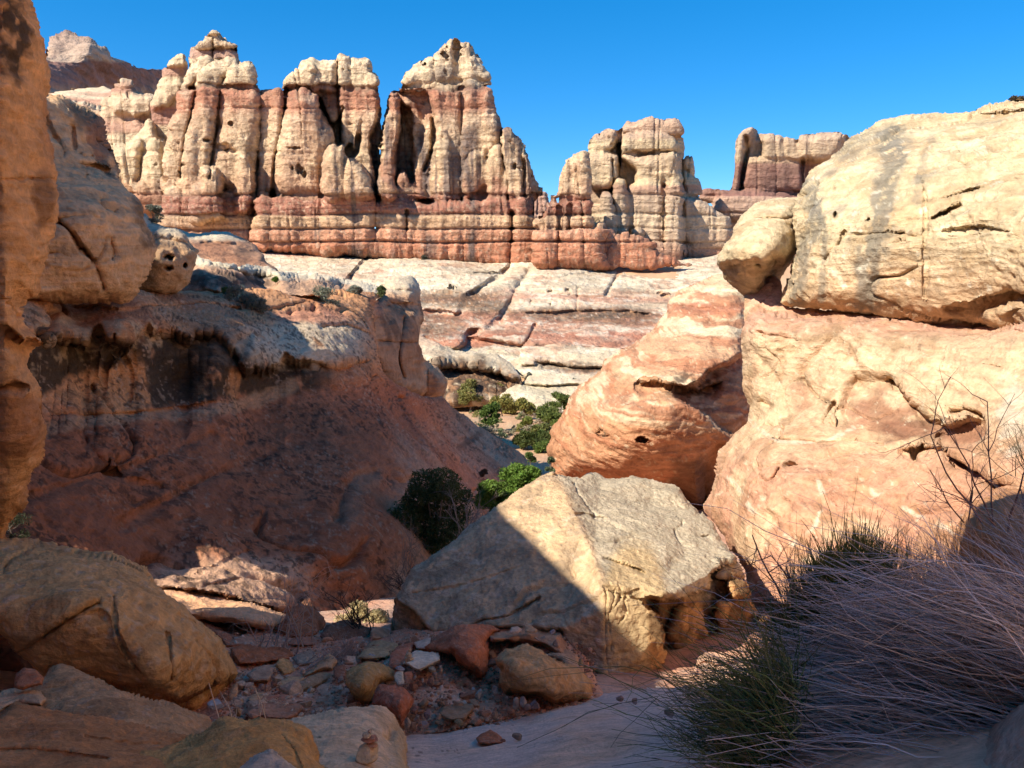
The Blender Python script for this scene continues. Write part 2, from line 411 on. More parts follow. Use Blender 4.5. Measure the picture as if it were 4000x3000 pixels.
def spire_paint(i, red=0., varn=1.):
    f = i.y/275.; P = i.P/f[:, None]
    S = i.S+1.5*fbm(i.P, .022, 2, 5)+.9*fbm(P, .12, 3, 5)+.5*fbm(P, .4, 3, 6)
    c = ramp(S, [(-4, (.43, .185, .105)), (5.5, (.47, .21, .12)), (6.2, (.50, .245, .145)), (10.3, (.52, .27, .165)), (11, (.53, .34, .20)), (15, (.53, .37, .22)), (15.8, (.33, .15, .10)), (21.5, (.35, .165, .11)),
                 (22.5, (.50, .33, .20)), (30, (.56, .41, .25)), (40, (.58, .44, .27)), (49, (.55, .39, .25)), (51.5, (.42, .215, .135)), (57.6, (.37, .175, .11)), (58.4, (.55, .43, .27)), (64, (.63, .52, .34)), (72, (.55, .42, .27)), (76, (.62, .51, .33)), (90, (.60, .48, .31))])
    b = beds(P, .8, .8, 11); c = c*(1+.22*b)[:, None]
    c = mix(c, (.38, .21, .135), .7*sst(.0, .3, fbm(P, .12, 4, 21, (1, 1, .5)))*(S < 58)*(S > 22)*(red+.5))
    c = mix(c, (.62, .50, .34), .45*sst(.0, .4, fbm(P, .25, 4, 31))*(S > 22))
    c = mix(c, (.60, .47, .33), .5*sst(.15, .4, fbm(P, .8, 3, 33))*(S < 22))
    st = sst(.10, .38, streaks_s(P, .22, 41))*sst(-.1, .35, fbm(P, .05, 2, 42))
    c = mix(c, (.15, .115, .10), np.clip(.95*varn, 0, .95)*sst(.0,.2, streaks_s(P, .22, 41))*sst(-.15, .15, fbm(P, .05, 2, 42))*(S < 60))
    c = mix(c, (.13, .10, .085), .6*sst(.28, .5, fbm(P, .5, 4, 51)))
    for s0, w_ in ((58.2, .7), (22.3, .5), (15.6, .4), (10.6, .35), (6., .3)):
        c = mix(c, (.17, .09, .065), .75*np.exp(-((i.S+1.5*fbm(i.P, .022, 2, 5)-s0)/w_)**2))
    c = mix(c, (.33, .21, .13), .5*sst(.02, .22, fbm(P, .9, 4, 62, gain=.7)))
    c = c*(1+.45*fbm(P, 1.5, 4, 61, gain=.65))[:, None]*np.array([1.03, .98, .97])
    return c
def streaks_s(P, f, seed): return fbm(P, f, 4, seed, (1, 1, .07), gain=.6)

SK = dict(step=4, bl=1, rfrac=.6, tf=.75)
# ------------------------------------------------------------------ far mesa and slickrock hills
relief("mesa", "distant pinkish mesa with a domed end and long dark cliff, behind the needles", "mesa",
  [sub(A("240,285 255,285 280,225 310,195 345,180 380,175 410,190 440,215 470,228 520,245 570,268 620,295 660,330 700,355 760,380 800,385 850,395 905,398 960,440 1200,500 1300,1300 -700,1300 -700,420 -300,380 0,330"),
       yv(A, "250,400,560 400,400,590 520,300,610 600,450,680 900,450,860 400,200,640 300,560,545"), T=25, R=60, rough=5)],
  disp=lambda i: 8*fbm(i.P, .02, 4, 1)+5*beds(i.P, .12, .5, 2)+3*fbm(i.P, .07, 3, 3, (1, 1, .3)),
  paint=lambda i: mix(ramp(i.py+9*fbm(i.P, .01, 3, 4), [(130, (.40, .27, .20)), (205, (.50, .36, .26)), (235, (.50, .36, .26)), (245, (.27, .15, .12)), (330, (.38, .20, .15)), (370, (.52, .36, .24))]), (.2, .13, .11), .6*sst(.0, .35, fbm(i.P, .05, 4, 5, (1, 1, .25)))), bt=150, **SK)
relief("slickrock_hill", "pale and pink banded slickrock hill below the distant mesa", "rock hill",
  [sub(A("-700,640 -300,560 300,560 700,640 1000,700 1500,900 1500,1400 -700,1400"), 352, T=12, R=90), sub(A("-500,640 -200,560 255,520 350,505 450,490 540,485 620,500 700,560 760,660 700,760 200,760"), yv(A, "260,520,470 640,520,480 300,740,400 700,740,400"), T=12, R=90)],
  disp=lambda i: 3*fbm(i.P, .03, 3, 1)+1.5*beds(i.P, .3, .5, 2),
  paint=lambda i: mix(mix(CREAM, (.5, .27, .18), sst(-.1, .25, beds(i.P, .09, 1.2, 3))), PALE, .4*sst(0, .4, beds(i.P, .5, .6, 9))), bt=60, **SK)
# ------------------------------------------------------------------ left hoodoos
relief("hoodoo_group", "cluster of small cream hoodoos with red caps below the distant mesa", "rock formation",
  [sub(A("560,600 570,560 600,540 625,510 640,470 670,445 700,440 740,448 765,480 770,520 800,520 860,530 900,600 860,760 850,900 620,900 575,760 565,700"), 334, T=10, R=45),
   sub(A("620,620 640,560 700,520 770,530 800,560 790,640 730,660 640,650"), 330, T=8),
   sub(A("730,600 760,545 830,535 870,560 860,640 800,665 730,650"), 328, T=8),
   sub(A("565,700 700,680 850,690 900,760 700,860 600,860"), 327, T=8, R=40)],
  disp=spire_disp, paint=lambda i: mix(spire_paint(i, .4, .3), mix(CREAM, (.40, .21, .15), band(i.py, 460, 520, 15)+band(i.py, 310, 360, 12)*.9), .7), bt=30, **SK)
relief("hoodoo", "leaning cream hoodoo with a red capped knob, just left of the tallest left spire", "rock formation",
  [sub(A("845,600 870,540 880,490 905,430 912,390 940,375 955,345 985,310 1030,300 1050,320 1052,350 1062,370 1060,450 1090,560 1060,640 1040,800 900,800 860,700"), 312, T=9, R=40),
   sub(A("855,590 900,500 960,450 1020,450 1040,500 1000,560 930,610 870,625"), 309, T=8),
   sub(A("950,380 960,345 990,312 1030,300 1050,320 1050,370"), 309, T=5)],
  disp=spire_disp, paint=lambda i: mix(spire_paint(i, .4, .4), mix((.56, .44, .28), (.34, .17, .125), band(i.py, 258, 300, 8)+band(i.py, 415, 490, 10)), .8), bt=20, **SK)
relief("fluted_buttress", "low fluted cream buttress with a pointed top, at the foot of the small hoodoos", "rock formation",
  [sub(A("600,830 680,800 740,780 790,740 810,680 840,660 880,720 900,770 940,790 990,960 960,1190 900,1230 760,1200 660,1150 600,1000"), 306, T=10, R=50),
   sub(A("640,850 700,810 780,780 820,800 800,900 780,1020 700,1030 650,950"), 302, T=8), sub(A("800,1020 815,830 850,790 910,800 930,900 940,1000 930,1060 820,1070"), 300, T=8),
   sub(A("700,1020 780,1030 860,1010 950,1060 950,1200 760,1150"), 298, T=7, R=30)],
  disp=spire_disp, paint=lambda i: mix(mix(spire_paint(i, .2, .8), (.58, .46, .29), .6*(i.py < 700)), (.38, .20, .12), .7*sst(730, 770, i.py+12*fbm(i.P, .1, 3, 1))), bt=25, **SK)
# ------------------------------------------------------------------ spire A
relief("spire_tower", "cream spire with a pointed knob on top and rounded shoulders, leftmost of the big needles", "rock spire",
  [sub(A("1065,285 1080,265 1100,260 1150,235 1170,200 1185,180 1215,170 1240,182 1248,205 1290,235 1335,250 1335,285 1345,330 1357,358 1400,355 1430,380 1445,440 1458,520 1462,700 1450,1100 950,1100 925,950 925,850 950,720 1000,600 1010,520 1040,440 1060,380"), 294, T=9, R=40, rough=4),
   sub(A("1090,272 1100,258 1150,238 1195,200 1215,215 1205,268 1150,275"), 288, T=3), sub(A("1205,268 1205,205 1240,190 1250,210 1290,238 1335,252 1330,272 1260,272"), 287, T=3),
   sub(A("1185,195 1182,180 1215,170 1242,183 1235,200"), 286, T=2),
   sub(A("1075,285 1100,275 1200,278 1198,330 1150,360 1080,380 1062,330"), 290, T=5), sub(A("1205,280 1260,275 1335,285 1345,330 1340,360 1250,340 1200,350"), 289, T=5),
   sub(A("1045,440 1070,370 1150,340 1200,330 1195,380 1130,430 1080,490 1020,510"), 285, T=6), sub(A("1095,490 1110,450 1150,410 1210,350 1290,335 1340,350 1330,390 1260,450 1245,495 1150,500"), 281, T=7),
   sub(A("1240,485 1280,440 1290,390 1320,362 1380,352 1420,370 1440,430 1457,520 1400,505 1300,490"), 278, T=7),
   sub(A("1003,510 1100,500 1105,560 1090,650 1060,800 1030,1000 1000,1085 950,1065 920,950 920,850 950,720 985,640 1000,580"), 280, T=9),
   sub(A("1095,495 1240,490 1245,600 1225,720 1200,850 1190,960 1180,1085 1010,1085 1010,900 1040,750 1090,620"), 276, T=10),
   sub(A("1240,500 1290,487 1400,500 1457,525 1467,600 1470,700 1455,900 1442,1105 1320,1100 1180,1000 1190,900 1220,750 1235,600"), 276, T=11),
   sub(A("940,1065 1100,1070 1442,1090 1440,1200 1430,1420 1300,1380 1100,1340 900,1340 915,1200"), 273, T=8, R=40),
   sub(A("1080,1225 1090,1070 1120,1030 1125,980 1150,945 1210,940 1250,985 1262,1050 1258,1100 1268,1225 1180,1240"), 262, T=8),
   sub(A("1320,1110 1330,1030 1340,890 1370,860 1410,880 1435,950 1438,1090 1400,1195 1330,1200"), 266, T=8)],
  ops=[('pit', 903, 482, 12, 9, 3), ('pit', 870, 575, 42, 20, 3.5), ('pit', 895, 590, 30, 16, 3.5), ('pit', 808, 548, 16, 12, 3.5), ('pit', 670, 510, 8, 9, 3),
       ('crack', A("1238,520 1222,720 1200,850 1180,1000"), 5, 4), ('crack', A("1100,520 1070,680 1040,800 1015,1000"), 5, 4), ('crack', A("1202,215 1200,345"), 4, 3)],
  disp=spire_disp, paint=lambda i: mix(spire_paint(i, 0, .35), (.40, .235, .18), .8*band(i.py, 190, 228, 5)), bt=30, **SK)
# ------------------------------------------------------------------ spire B massif
relief("spire_massif", "broad massif of cream capped columns with a dark slit, just left of the tallest needle", "rock spire",
  [sub(A("1380,1000 1480,1000 1480,1380 1380,1400"), 285, T=3, R=20), sub(A("1465,520 1590,510 1590,480 1625,415 1680,400 1700,370 1750,345 1850,337 1900,345 1905,320 1950,310 1975,335 2030,325 2080,335 2095,400 2130,420 2140,450 2133,500 2140,600 2155,650 2150,900 2125,1110 1440,1110 1445,900 1462,700"), 291, T=8, R=30, rough=4),
   sub(A("1590,490 1625,415 1680,400 1712,480 1650,502"), 284, T=6), sub(A("1690,480 1700,370 1750,345 1850,337 1902,345 1897,505 1800,512"), 283, T=7, R=40),
   sub(A("1900,490 1905,320 1950,310 1975,335 1978,490"), 283, T=5), sub(A("1978,505 1975,340 2030,325 2080,335 2095,400 2075,500"), 283, T=6), sub(A("2050,495 2060,430 2100,412 2140,440 2132,500"), 281, T=5),
   sub(A("1473,520 1592,515 1602,560 1590,650 1570,800 1550,1000 1520,1105 1438,1100 1448,900 1465,700"), 279, T=8),
   sub(A("1540,520 1595,520 1600,600 1580,720 1560,860 1545,1050 1500,1060 1510,800"), 276, T=5),
   sub(A("1610,540 1650,508 1730,512 1780,560 1800,620 1840,700 1885,800 1850,900 1825,1000 1820,1108 1560,1108 1545,900 1570,760 1600,640"), 270, T=12),
   sub(A("1820,1110 1825,900 1850,840 1880,820 1940,825 1950,900 1945,1110"), 257, T=9), sub(A("1935,1110 1940,900 1965,870 2000,900 2060,980 2100,1050 2118,1112"), 256, T=9),
   sub(A("1915,510 1990,515 2000,640 1990,800 1940,830 1920,700"), 283, T=5), sub(A("1990,510 2050,515 2055,640 2010,800 1985,860 1980,680"), 281, T=5),
   sub(A("2040,512 2125,512 2148,640 2110,760 2100,900 2080,1000 2010,900 2030,740"), 280, T=7), sub(A("1990,880 2060,840 2110,900 2125,1110 2080,1020 2020,930"), 278, T=5),
   sub(A("1438,1100 1600,1105 1820,1108 1822,1250 1815,1420 1600,1400 1415,1375 1430,1200"), 264, T=7, R=45), sub(A("1822,1108 2118,1112 2112,1300 2112,1440 1900,1425 1818,1420"), 262, T=7, R=45)],
  ops=[('poly', A("1785,560 1815,560 1870,680 1915,640 1930,600 1925,800 1890,820 1870,740"), 10, 14), ('crack', A("1605,560 1585,760 1555,900 1545,1100"), 7, 6), ('crack', A("1905,350 1905,500 1915,640 1920,800"), 6, 6),
       ('crack', A("1785,395 1765,470"), 4, 4), ('pit', 1165, 660, 8, 22, 3.5), ('pit', 1178, 668, 6, 16, 3.5), ('pit', 1190, 680, 6, 14, 3), ('pit', 1140, 655, 6, 8, 3), ('pit', 1150, 578, 30, 6, 2.5), ('crack', A("2110,830 2125,1000"), 5, 4)],
  disp=spire_disp, paint=lambda i: spire_paint(i, .2, .9*(i.px > 1230)+.2), bt=32, **SK)
# ------------------------------------------------------------------ spire C (tallest)
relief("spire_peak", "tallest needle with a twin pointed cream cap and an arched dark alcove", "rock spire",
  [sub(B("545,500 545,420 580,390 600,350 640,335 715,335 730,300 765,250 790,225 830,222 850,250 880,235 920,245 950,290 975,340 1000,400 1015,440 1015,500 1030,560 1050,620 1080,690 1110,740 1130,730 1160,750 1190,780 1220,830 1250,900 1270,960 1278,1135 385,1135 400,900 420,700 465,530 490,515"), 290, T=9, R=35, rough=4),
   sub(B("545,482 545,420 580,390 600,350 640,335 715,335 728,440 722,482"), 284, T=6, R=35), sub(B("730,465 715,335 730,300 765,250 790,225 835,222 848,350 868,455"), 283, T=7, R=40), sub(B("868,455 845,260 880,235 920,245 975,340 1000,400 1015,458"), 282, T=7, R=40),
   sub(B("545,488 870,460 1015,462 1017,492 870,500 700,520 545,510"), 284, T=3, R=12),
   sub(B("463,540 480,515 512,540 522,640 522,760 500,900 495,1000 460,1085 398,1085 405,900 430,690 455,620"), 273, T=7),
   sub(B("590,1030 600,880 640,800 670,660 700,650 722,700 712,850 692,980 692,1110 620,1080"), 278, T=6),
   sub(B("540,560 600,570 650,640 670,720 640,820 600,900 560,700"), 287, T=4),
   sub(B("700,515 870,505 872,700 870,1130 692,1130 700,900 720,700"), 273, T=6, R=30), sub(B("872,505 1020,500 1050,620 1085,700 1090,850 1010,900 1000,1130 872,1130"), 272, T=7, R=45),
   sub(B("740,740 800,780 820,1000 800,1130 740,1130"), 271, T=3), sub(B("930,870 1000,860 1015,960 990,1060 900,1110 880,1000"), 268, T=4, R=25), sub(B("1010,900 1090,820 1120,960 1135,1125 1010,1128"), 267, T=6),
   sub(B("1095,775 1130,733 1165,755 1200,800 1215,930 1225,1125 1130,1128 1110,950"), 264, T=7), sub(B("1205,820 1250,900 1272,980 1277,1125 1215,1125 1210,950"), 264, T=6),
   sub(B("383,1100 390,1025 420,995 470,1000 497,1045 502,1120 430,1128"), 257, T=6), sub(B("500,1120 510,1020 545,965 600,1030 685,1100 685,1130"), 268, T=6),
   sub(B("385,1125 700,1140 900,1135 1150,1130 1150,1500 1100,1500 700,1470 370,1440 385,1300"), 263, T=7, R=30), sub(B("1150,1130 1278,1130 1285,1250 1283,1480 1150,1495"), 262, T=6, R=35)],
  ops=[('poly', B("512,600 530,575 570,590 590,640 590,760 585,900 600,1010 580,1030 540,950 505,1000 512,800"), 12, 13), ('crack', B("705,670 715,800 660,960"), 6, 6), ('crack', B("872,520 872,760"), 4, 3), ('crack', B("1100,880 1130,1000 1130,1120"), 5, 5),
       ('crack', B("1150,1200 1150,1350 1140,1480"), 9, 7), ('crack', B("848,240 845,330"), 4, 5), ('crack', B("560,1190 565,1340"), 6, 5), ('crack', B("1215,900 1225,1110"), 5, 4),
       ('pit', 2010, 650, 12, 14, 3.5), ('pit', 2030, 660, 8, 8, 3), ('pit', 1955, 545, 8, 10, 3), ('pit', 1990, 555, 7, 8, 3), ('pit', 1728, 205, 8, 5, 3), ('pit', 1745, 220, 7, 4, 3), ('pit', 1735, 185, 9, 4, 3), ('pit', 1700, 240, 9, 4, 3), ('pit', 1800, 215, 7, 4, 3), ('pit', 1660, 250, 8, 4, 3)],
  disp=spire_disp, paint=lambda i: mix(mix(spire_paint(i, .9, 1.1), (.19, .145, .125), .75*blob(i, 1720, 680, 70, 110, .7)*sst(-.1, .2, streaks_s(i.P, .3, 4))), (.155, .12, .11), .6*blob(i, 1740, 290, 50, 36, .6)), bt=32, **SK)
# ------------------------------------------------------------------ pinnacle D
relief("pinnacle", "small cream twin pinnacle on red ledges, between the tallest needle and the square tower", "rock spire",
  [sub(B("1412,1118 1415,1020 1440,920 1460,890 1485,893 1500,1000 1490,1118"), 251, T=5), sub(B("1480,1118 1488,890 1500,865 1540,858 1570,870 1582,920 1592,1080 1590,1118"), 250, T=6),
   sub(B("1368,1125 1370,1095 1405,1092 1412,1125"), 252, T=2), 
   sub(B("1320,1200 1340,1145 1365,1130 1595,1128 1605,1190 1615,1260 1600,1290 1290,1290 1290,1220"), 250, T=5, R=25),
   sub(B("1285,1290 1420,1280 1600,1285 1650,1275 1680,1300 1660,1380 1690,1500 1680,1510 1500,1505 1290,1500 1283,1400"), 247, T=7, R=40),
   sub(B("1600,1260 1660,1270 1720,1320 1790,1385 1700,1480 1640,1400"), 253, T=6), sub(B("1730,1340 1800,1310 1850,1330 1940,1370 1950,1420 2110,1480 2120,1500 1640,1520 1680,1440"), 252, T=5, R=25)],
  ops=[('crack', B("1420,1160 1418,1290 1410,1480"), 5, 3), ('crack', B("1480,1150 1475,1290"), 4, 3), ('crack', B("1545,1150 1550,1290 1560,1480"), 4, 3)],
  disp=spire_disp, paint=lambda i: spire_paint(i, .2, .4), bt=16, **SK)
# ------------------------------------------------------------------ tower E
relief("square_tower", "square topped cream tower with a dark notch, right of the small twin pinnacle", "rock spire",
  [sub(B("1560,1000 1750,1000 1760,1300 1700,1480 1600,1480 1560,1300"), 305, T=2, R=20),
   sub(B("1590,870 1595,790 1640,745 1700,725 1760,735 1800,690 1850,680 1905,668 1950,655 2010,680 2070,665 2090,680 2110,760 2120,850 2130,950 2170,990 2205,1010 2215,1090 2205,1123 2255,1160 2315,1190 2380,1235 2385,1285 2375,1370 2350,1420 2320,1490 2100,1490 1945,1420 1700,1350 1650,1280 1610,1200 1588,1080 1580,950"), 300, T=8, R=30, rough=4),
   sub(B("2130,950 2125,900 2150,880 2172,895 2180,990"), 303, T=4),
   sub(B("1770,730 1850,690 1950,658 2015,685 2070,668 2095,690 2100,760 1850,770"), 294, T=4), sub(B("1600,790 1640,748 1740,728 1745,800 1680,880 1600,880"), 289, T=5), sub(B("1775,870 1780,770 1860,745 1980,750 2060,780 2070,850 1900,870"), 288, T=5),
   sub(B("1590,880 1740,870 1745,940 1720,1050 1600,1050"), 286, T=4, R=25), sub(B("1850,1040 1840,960 1780,880 1900,875 2070,860 2095,950 2110,1030 1980,1045"), 285, T=6, R=40),
   sub(B("1660,1100 1690,1085 1720,1120 1740,1300 1700,1340 1665,1250"), 276, T=6), sub(B("1730,1050 1800,1050 1810,1300 1745,1330"), 279, T=5), sub(B("1810,1050 2010,1045 2000,1400 1900,1400 1820,1320"), 281, T=6, R=40),
   sub(B("2012,1045 2112,1040 2120,1200 2115,1410 2000,1405"), 279, T=6), sub(B("1950,1380 2110,1370 2110,1470 1960,1450"), 277, T=4, R=20), sub(B("1820,1310 1860,1285 1890,1310 1870,1350"), 272, T=3),
   sub(B("2110,1100 2150,1120 2250,1150 2320,1190 2385,1240 2380,1370 2320,1400 2120,1360"), 290, T=7, R=30), sub(B("2110,1350 2380,1370 2340,1480 2110,1470"), 292, T=4, R=20)],
  ops=[('poly', B("1745,820 1775,815 1775,930 1755,950 1742,880"), 6, 12), ('crack', B("2010,1050 2005,1400"), 4, 4), ('crack', B("1720,900 1720,1050"), 4, 4), ('ledge', B("1780,862 2075,855"), 14, 3.), ('crack', B("2112,900 2120,1100 2115,1450"), 6, 5)],
  disp=lambda i: spire_disp(i)*.85, paint=lambda i: mix(spire_paint(i, .1, .25), ramp(i.py+8*fbm(i.P, .06, 3, 5), [(440, (.46, .29, .2)), (505, (.5, .33, .23)), (540, (.5, .34, .23)), (552, (.60, .47, .29)), (590, (.60, .47, .29)), (600, (.55, .40, .26)), (700, (.60, .46, .28)), (718, (.62, .48, .29)), (726, (.40, .24, .17)), (750, (.42, .27, .19)), (770, (.57, .45, .31)), (930, (.56, .44, .30)), (1000, (.36, .2, .14))]), .7), bt=32, **SK)
# ------------------------------------------------------------------ butte F and bits
relief("butte", "flat topped dark red butte with a leaning fin, behind the balanced boulder", "rock spire",
  [sub(Cc("505,640 530,560 535,450 540,380 550,340 580,305 620,290 660,300 672,325 720,320 780,325 812,350 860,345 885,360 920,325 1020,315 1150,315 1165,340 1210,345 1300,420 1200,700 900,800 445,800 440,650"), 345, T=9, R=25, rough=4),
   sub(Cc("535,460 550,340 580,305 620,290 640,300 610,400 575,560 560,640 515,640 530,560"), 336, T=5), sub(Cc("690,400 690,345 720,322 780,325 812,350 825,470 700,470"), 336, T=6, R=35), sub(Cc("820,465 815,350 860,345 885,362 915,470"), 336, T=6),
   sub(Cc("890,440 890,350 920,325 1020,315 1150,315 1165,345 1140,400 1080,470 930,475"), 334, T=7, R=40), sub(Cc("610,460 640,450 910,480 915,640 800,650 590,640"), 337, T=5, R=30),
   sub(Cc("445,645 500,640 900,660 1000,800 460,800"), 330, T=8, R=50), sub(Cc("450,780 1000,780 1900,700 2200,1100 455,1060"), 338, T=6, R=40), sub(Cc("343,655 370,632 430,632 440,650 440,720 345,690"), 350, T=4)],
  ops=[('crack', Cc("595,340 600,420 570,560 560,640"), 8, 7), ('crack', Cc("915,470 918,640"), 6, 5), ('ledge', Cc("500,640 900,650"), 8, 3)],
  disp=lambda i: spire_disp(i)*.6, paint=lambda i: mix(spire_paint(i, .5, .8)*.9, mix(ramp(i.py+6*fbm(i.P, .05, 3, 5), [(500, (.46, .32, .23)), (600, (.50, .37, .24)), (632, (.46, .32, .20)), (645, (.30, .155, .115)), (740, (.27, .14, .11)), (760, (.24, .12, .10)), (775, (.47, .32, .23)), (830, (.48, .33, .24))]), (.17, .095, .085), .6*blob(i, 3060, 700, 110, 60, .6)), .85), bt=35, **SK)
relief("far_knob", "small faraway pink rock knob seen in the gap left of the small pinnacle", "rock formation",
  [sub(B("1262,1140 1272,1068 1300,1062 1350,1080 1368,1120 1372,1300 1262,1300"), 380, T=6, rough=4)], disp=spire_disp, paint=lambda i: mix(spire_paint(i), (.5, .33, .26), .6), bt=15, **SK)
# ------------------------------------------------------------------ slickrock bench below the needles
BY0 = yv(E, "-300,95,300 600,100,300 1300,105,300 2164,120,300")
BY = yv(E, "-300,140,262 300,145,262 1150,175,262 2164,190,262 -300,300,228 600,300,226 1300,300,226 2164,300,228 500,450,202 1300,450,202 2000,450,204 600,600,178 1300,600,178 1700,600,178 600,700,160 1300,700,158 600,850,143 1300,850,141 1000,960,131 1600,850,142")
def bench_disp(i):
    return 1.6*fbm(i.P, .035, 3, 1)+.8*beds(i.P, .35, 1., 2)+.5*beds(i.P, 1.1, 1.4, 7)+.35*fbm(i.P, .5, 4, 3)
def bench_paint(i):
    t = i.py+14*fbm(i.P, .05, 3, 5)
    c = ramp(t, [(990, (.42, .21, .14)), (1002, (.60, .47, .32)), (1120, (.62, .50, .35)), (1150, (.56, .38, .25)), (1165, (.46, .25, .17)), (1185, (.58, .44, .30)), (1200, (.60, .47, .33)), (1225, (.47, .215, .135)), (1290, (.52, .30, .20)), (1310, (.46, .20, .125)), (1352, (.47, .22, .14)), (1362, (.60, .48, .32)), (1420, (.60, .48, .33)), (1500, (.60, .48, .32))])
    c = mix(c, (.48, .28, .19), .65*sst(.12, .4, beds(i.P, .28, 1.4, 12)))
    c = mix(c, (.68, .58, .44), .5*sst(.1, .4, beds(i.P, .9, 1.5, 14)))
    c = mix(c, (.38, .20, .13), .6*sst(.16, .3, beds(i.P, .6, 1.6, 23)))
    c = mix(c, (.70, .61, .47), .6*sst(.08, .2, beds(i.P, 1.4, 1.6, 27)))
    return c*(1+.5*beds(i.P, 1.8, 1.5, 17)+.12*fbm(i.P, .8, 4, 19))[:, None]
def varn_shade(i, c, boxes, f=.7):  # streaky varnish; under the shelf it also paints shade its small undercut lacks
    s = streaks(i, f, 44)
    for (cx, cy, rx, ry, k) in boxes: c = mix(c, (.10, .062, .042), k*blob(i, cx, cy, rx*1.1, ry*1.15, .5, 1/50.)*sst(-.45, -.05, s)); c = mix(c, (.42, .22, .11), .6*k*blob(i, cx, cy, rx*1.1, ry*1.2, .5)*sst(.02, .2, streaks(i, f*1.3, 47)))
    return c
BK = dict(step=4.5, disp=bench_disp, bt=8, bl=2)
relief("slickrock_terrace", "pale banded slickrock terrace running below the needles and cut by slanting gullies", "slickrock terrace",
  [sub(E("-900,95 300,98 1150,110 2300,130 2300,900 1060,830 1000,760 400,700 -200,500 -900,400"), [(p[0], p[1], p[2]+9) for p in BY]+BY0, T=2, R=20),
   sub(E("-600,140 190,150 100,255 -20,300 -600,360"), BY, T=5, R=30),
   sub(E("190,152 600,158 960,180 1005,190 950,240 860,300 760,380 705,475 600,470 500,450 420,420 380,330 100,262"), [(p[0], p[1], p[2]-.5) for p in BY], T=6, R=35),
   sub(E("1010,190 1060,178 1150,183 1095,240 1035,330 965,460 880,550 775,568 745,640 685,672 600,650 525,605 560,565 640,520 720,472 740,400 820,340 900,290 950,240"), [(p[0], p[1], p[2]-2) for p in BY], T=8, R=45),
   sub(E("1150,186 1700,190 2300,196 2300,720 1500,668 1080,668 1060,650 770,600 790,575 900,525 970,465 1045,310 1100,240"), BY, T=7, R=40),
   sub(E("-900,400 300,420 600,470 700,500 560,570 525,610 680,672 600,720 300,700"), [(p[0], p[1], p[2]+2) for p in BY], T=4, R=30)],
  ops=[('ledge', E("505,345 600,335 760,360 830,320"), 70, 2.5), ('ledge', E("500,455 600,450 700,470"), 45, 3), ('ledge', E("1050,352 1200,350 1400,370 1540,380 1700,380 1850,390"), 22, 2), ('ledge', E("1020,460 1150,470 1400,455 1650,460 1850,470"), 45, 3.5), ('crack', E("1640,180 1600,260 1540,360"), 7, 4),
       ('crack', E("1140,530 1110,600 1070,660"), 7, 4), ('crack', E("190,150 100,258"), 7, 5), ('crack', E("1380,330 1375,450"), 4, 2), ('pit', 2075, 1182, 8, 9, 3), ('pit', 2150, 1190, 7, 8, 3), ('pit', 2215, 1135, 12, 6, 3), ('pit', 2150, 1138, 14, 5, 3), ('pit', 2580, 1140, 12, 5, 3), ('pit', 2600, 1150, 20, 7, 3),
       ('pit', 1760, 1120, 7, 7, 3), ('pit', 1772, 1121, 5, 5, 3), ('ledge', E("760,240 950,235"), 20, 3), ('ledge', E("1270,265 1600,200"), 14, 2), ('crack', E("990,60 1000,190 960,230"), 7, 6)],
  paint=lambda i: varn_shade(i, bench_paint(i), [(1760, 1160, 130, 30, .75), (1700, 1260, 110, 30, .6), (1900, 1180, 80, 45, .7), (2250, 1225, 260, 22, .75), (2450, 1245, 170, 26, .6), (1700, 1300, 60, 30, .5)]), **BK)
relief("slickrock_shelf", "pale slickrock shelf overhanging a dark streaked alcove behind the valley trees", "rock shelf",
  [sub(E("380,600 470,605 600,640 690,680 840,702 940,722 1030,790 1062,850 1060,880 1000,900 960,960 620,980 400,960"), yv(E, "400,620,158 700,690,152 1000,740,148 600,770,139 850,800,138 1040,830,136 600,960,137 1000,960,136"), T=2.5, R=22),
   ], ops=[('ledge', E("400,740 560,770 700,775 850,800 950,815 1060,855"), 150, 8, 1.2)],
  paint=lambda i: varn_shade(i, mix(bench_paint(i), (.60, .49, .34), .6*(i.py < 1440)), [(1780, 1495, 170, 75, 1.), (1950, 1500, 100, 45, 1.), (1650, 1500, 80, 70, 1.)], .8), **BK)
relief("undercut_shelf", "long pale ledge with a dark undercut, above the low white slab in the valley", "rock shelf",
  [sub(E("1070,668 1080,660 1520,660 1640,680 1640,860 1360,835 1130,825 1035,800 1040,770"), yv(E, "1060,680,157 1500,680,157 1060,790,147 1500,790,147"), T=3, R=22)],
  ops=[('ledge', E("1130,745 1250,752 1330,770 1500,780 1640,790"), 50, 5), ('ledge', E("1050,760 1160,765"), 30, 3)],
  paint=lambda i: varn_shade(i, bench_paint(i), [(2230, 1436, 110, 22, .7), (2300, 1450, 60, 14, .9)], 1.2), **BK)
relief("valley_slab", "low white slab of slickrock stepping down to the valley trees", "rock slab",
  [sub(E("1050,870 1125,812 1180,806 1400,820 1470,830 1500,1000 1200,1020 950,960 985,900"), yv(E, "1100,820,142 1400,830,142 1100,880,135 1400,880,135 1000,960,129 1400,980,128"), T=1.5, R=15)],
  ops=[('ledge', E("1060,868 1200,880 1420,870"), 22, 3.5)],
  paint=lambda i: mix(bench_paint(i), (.63, .53, .36), .65), **BK)

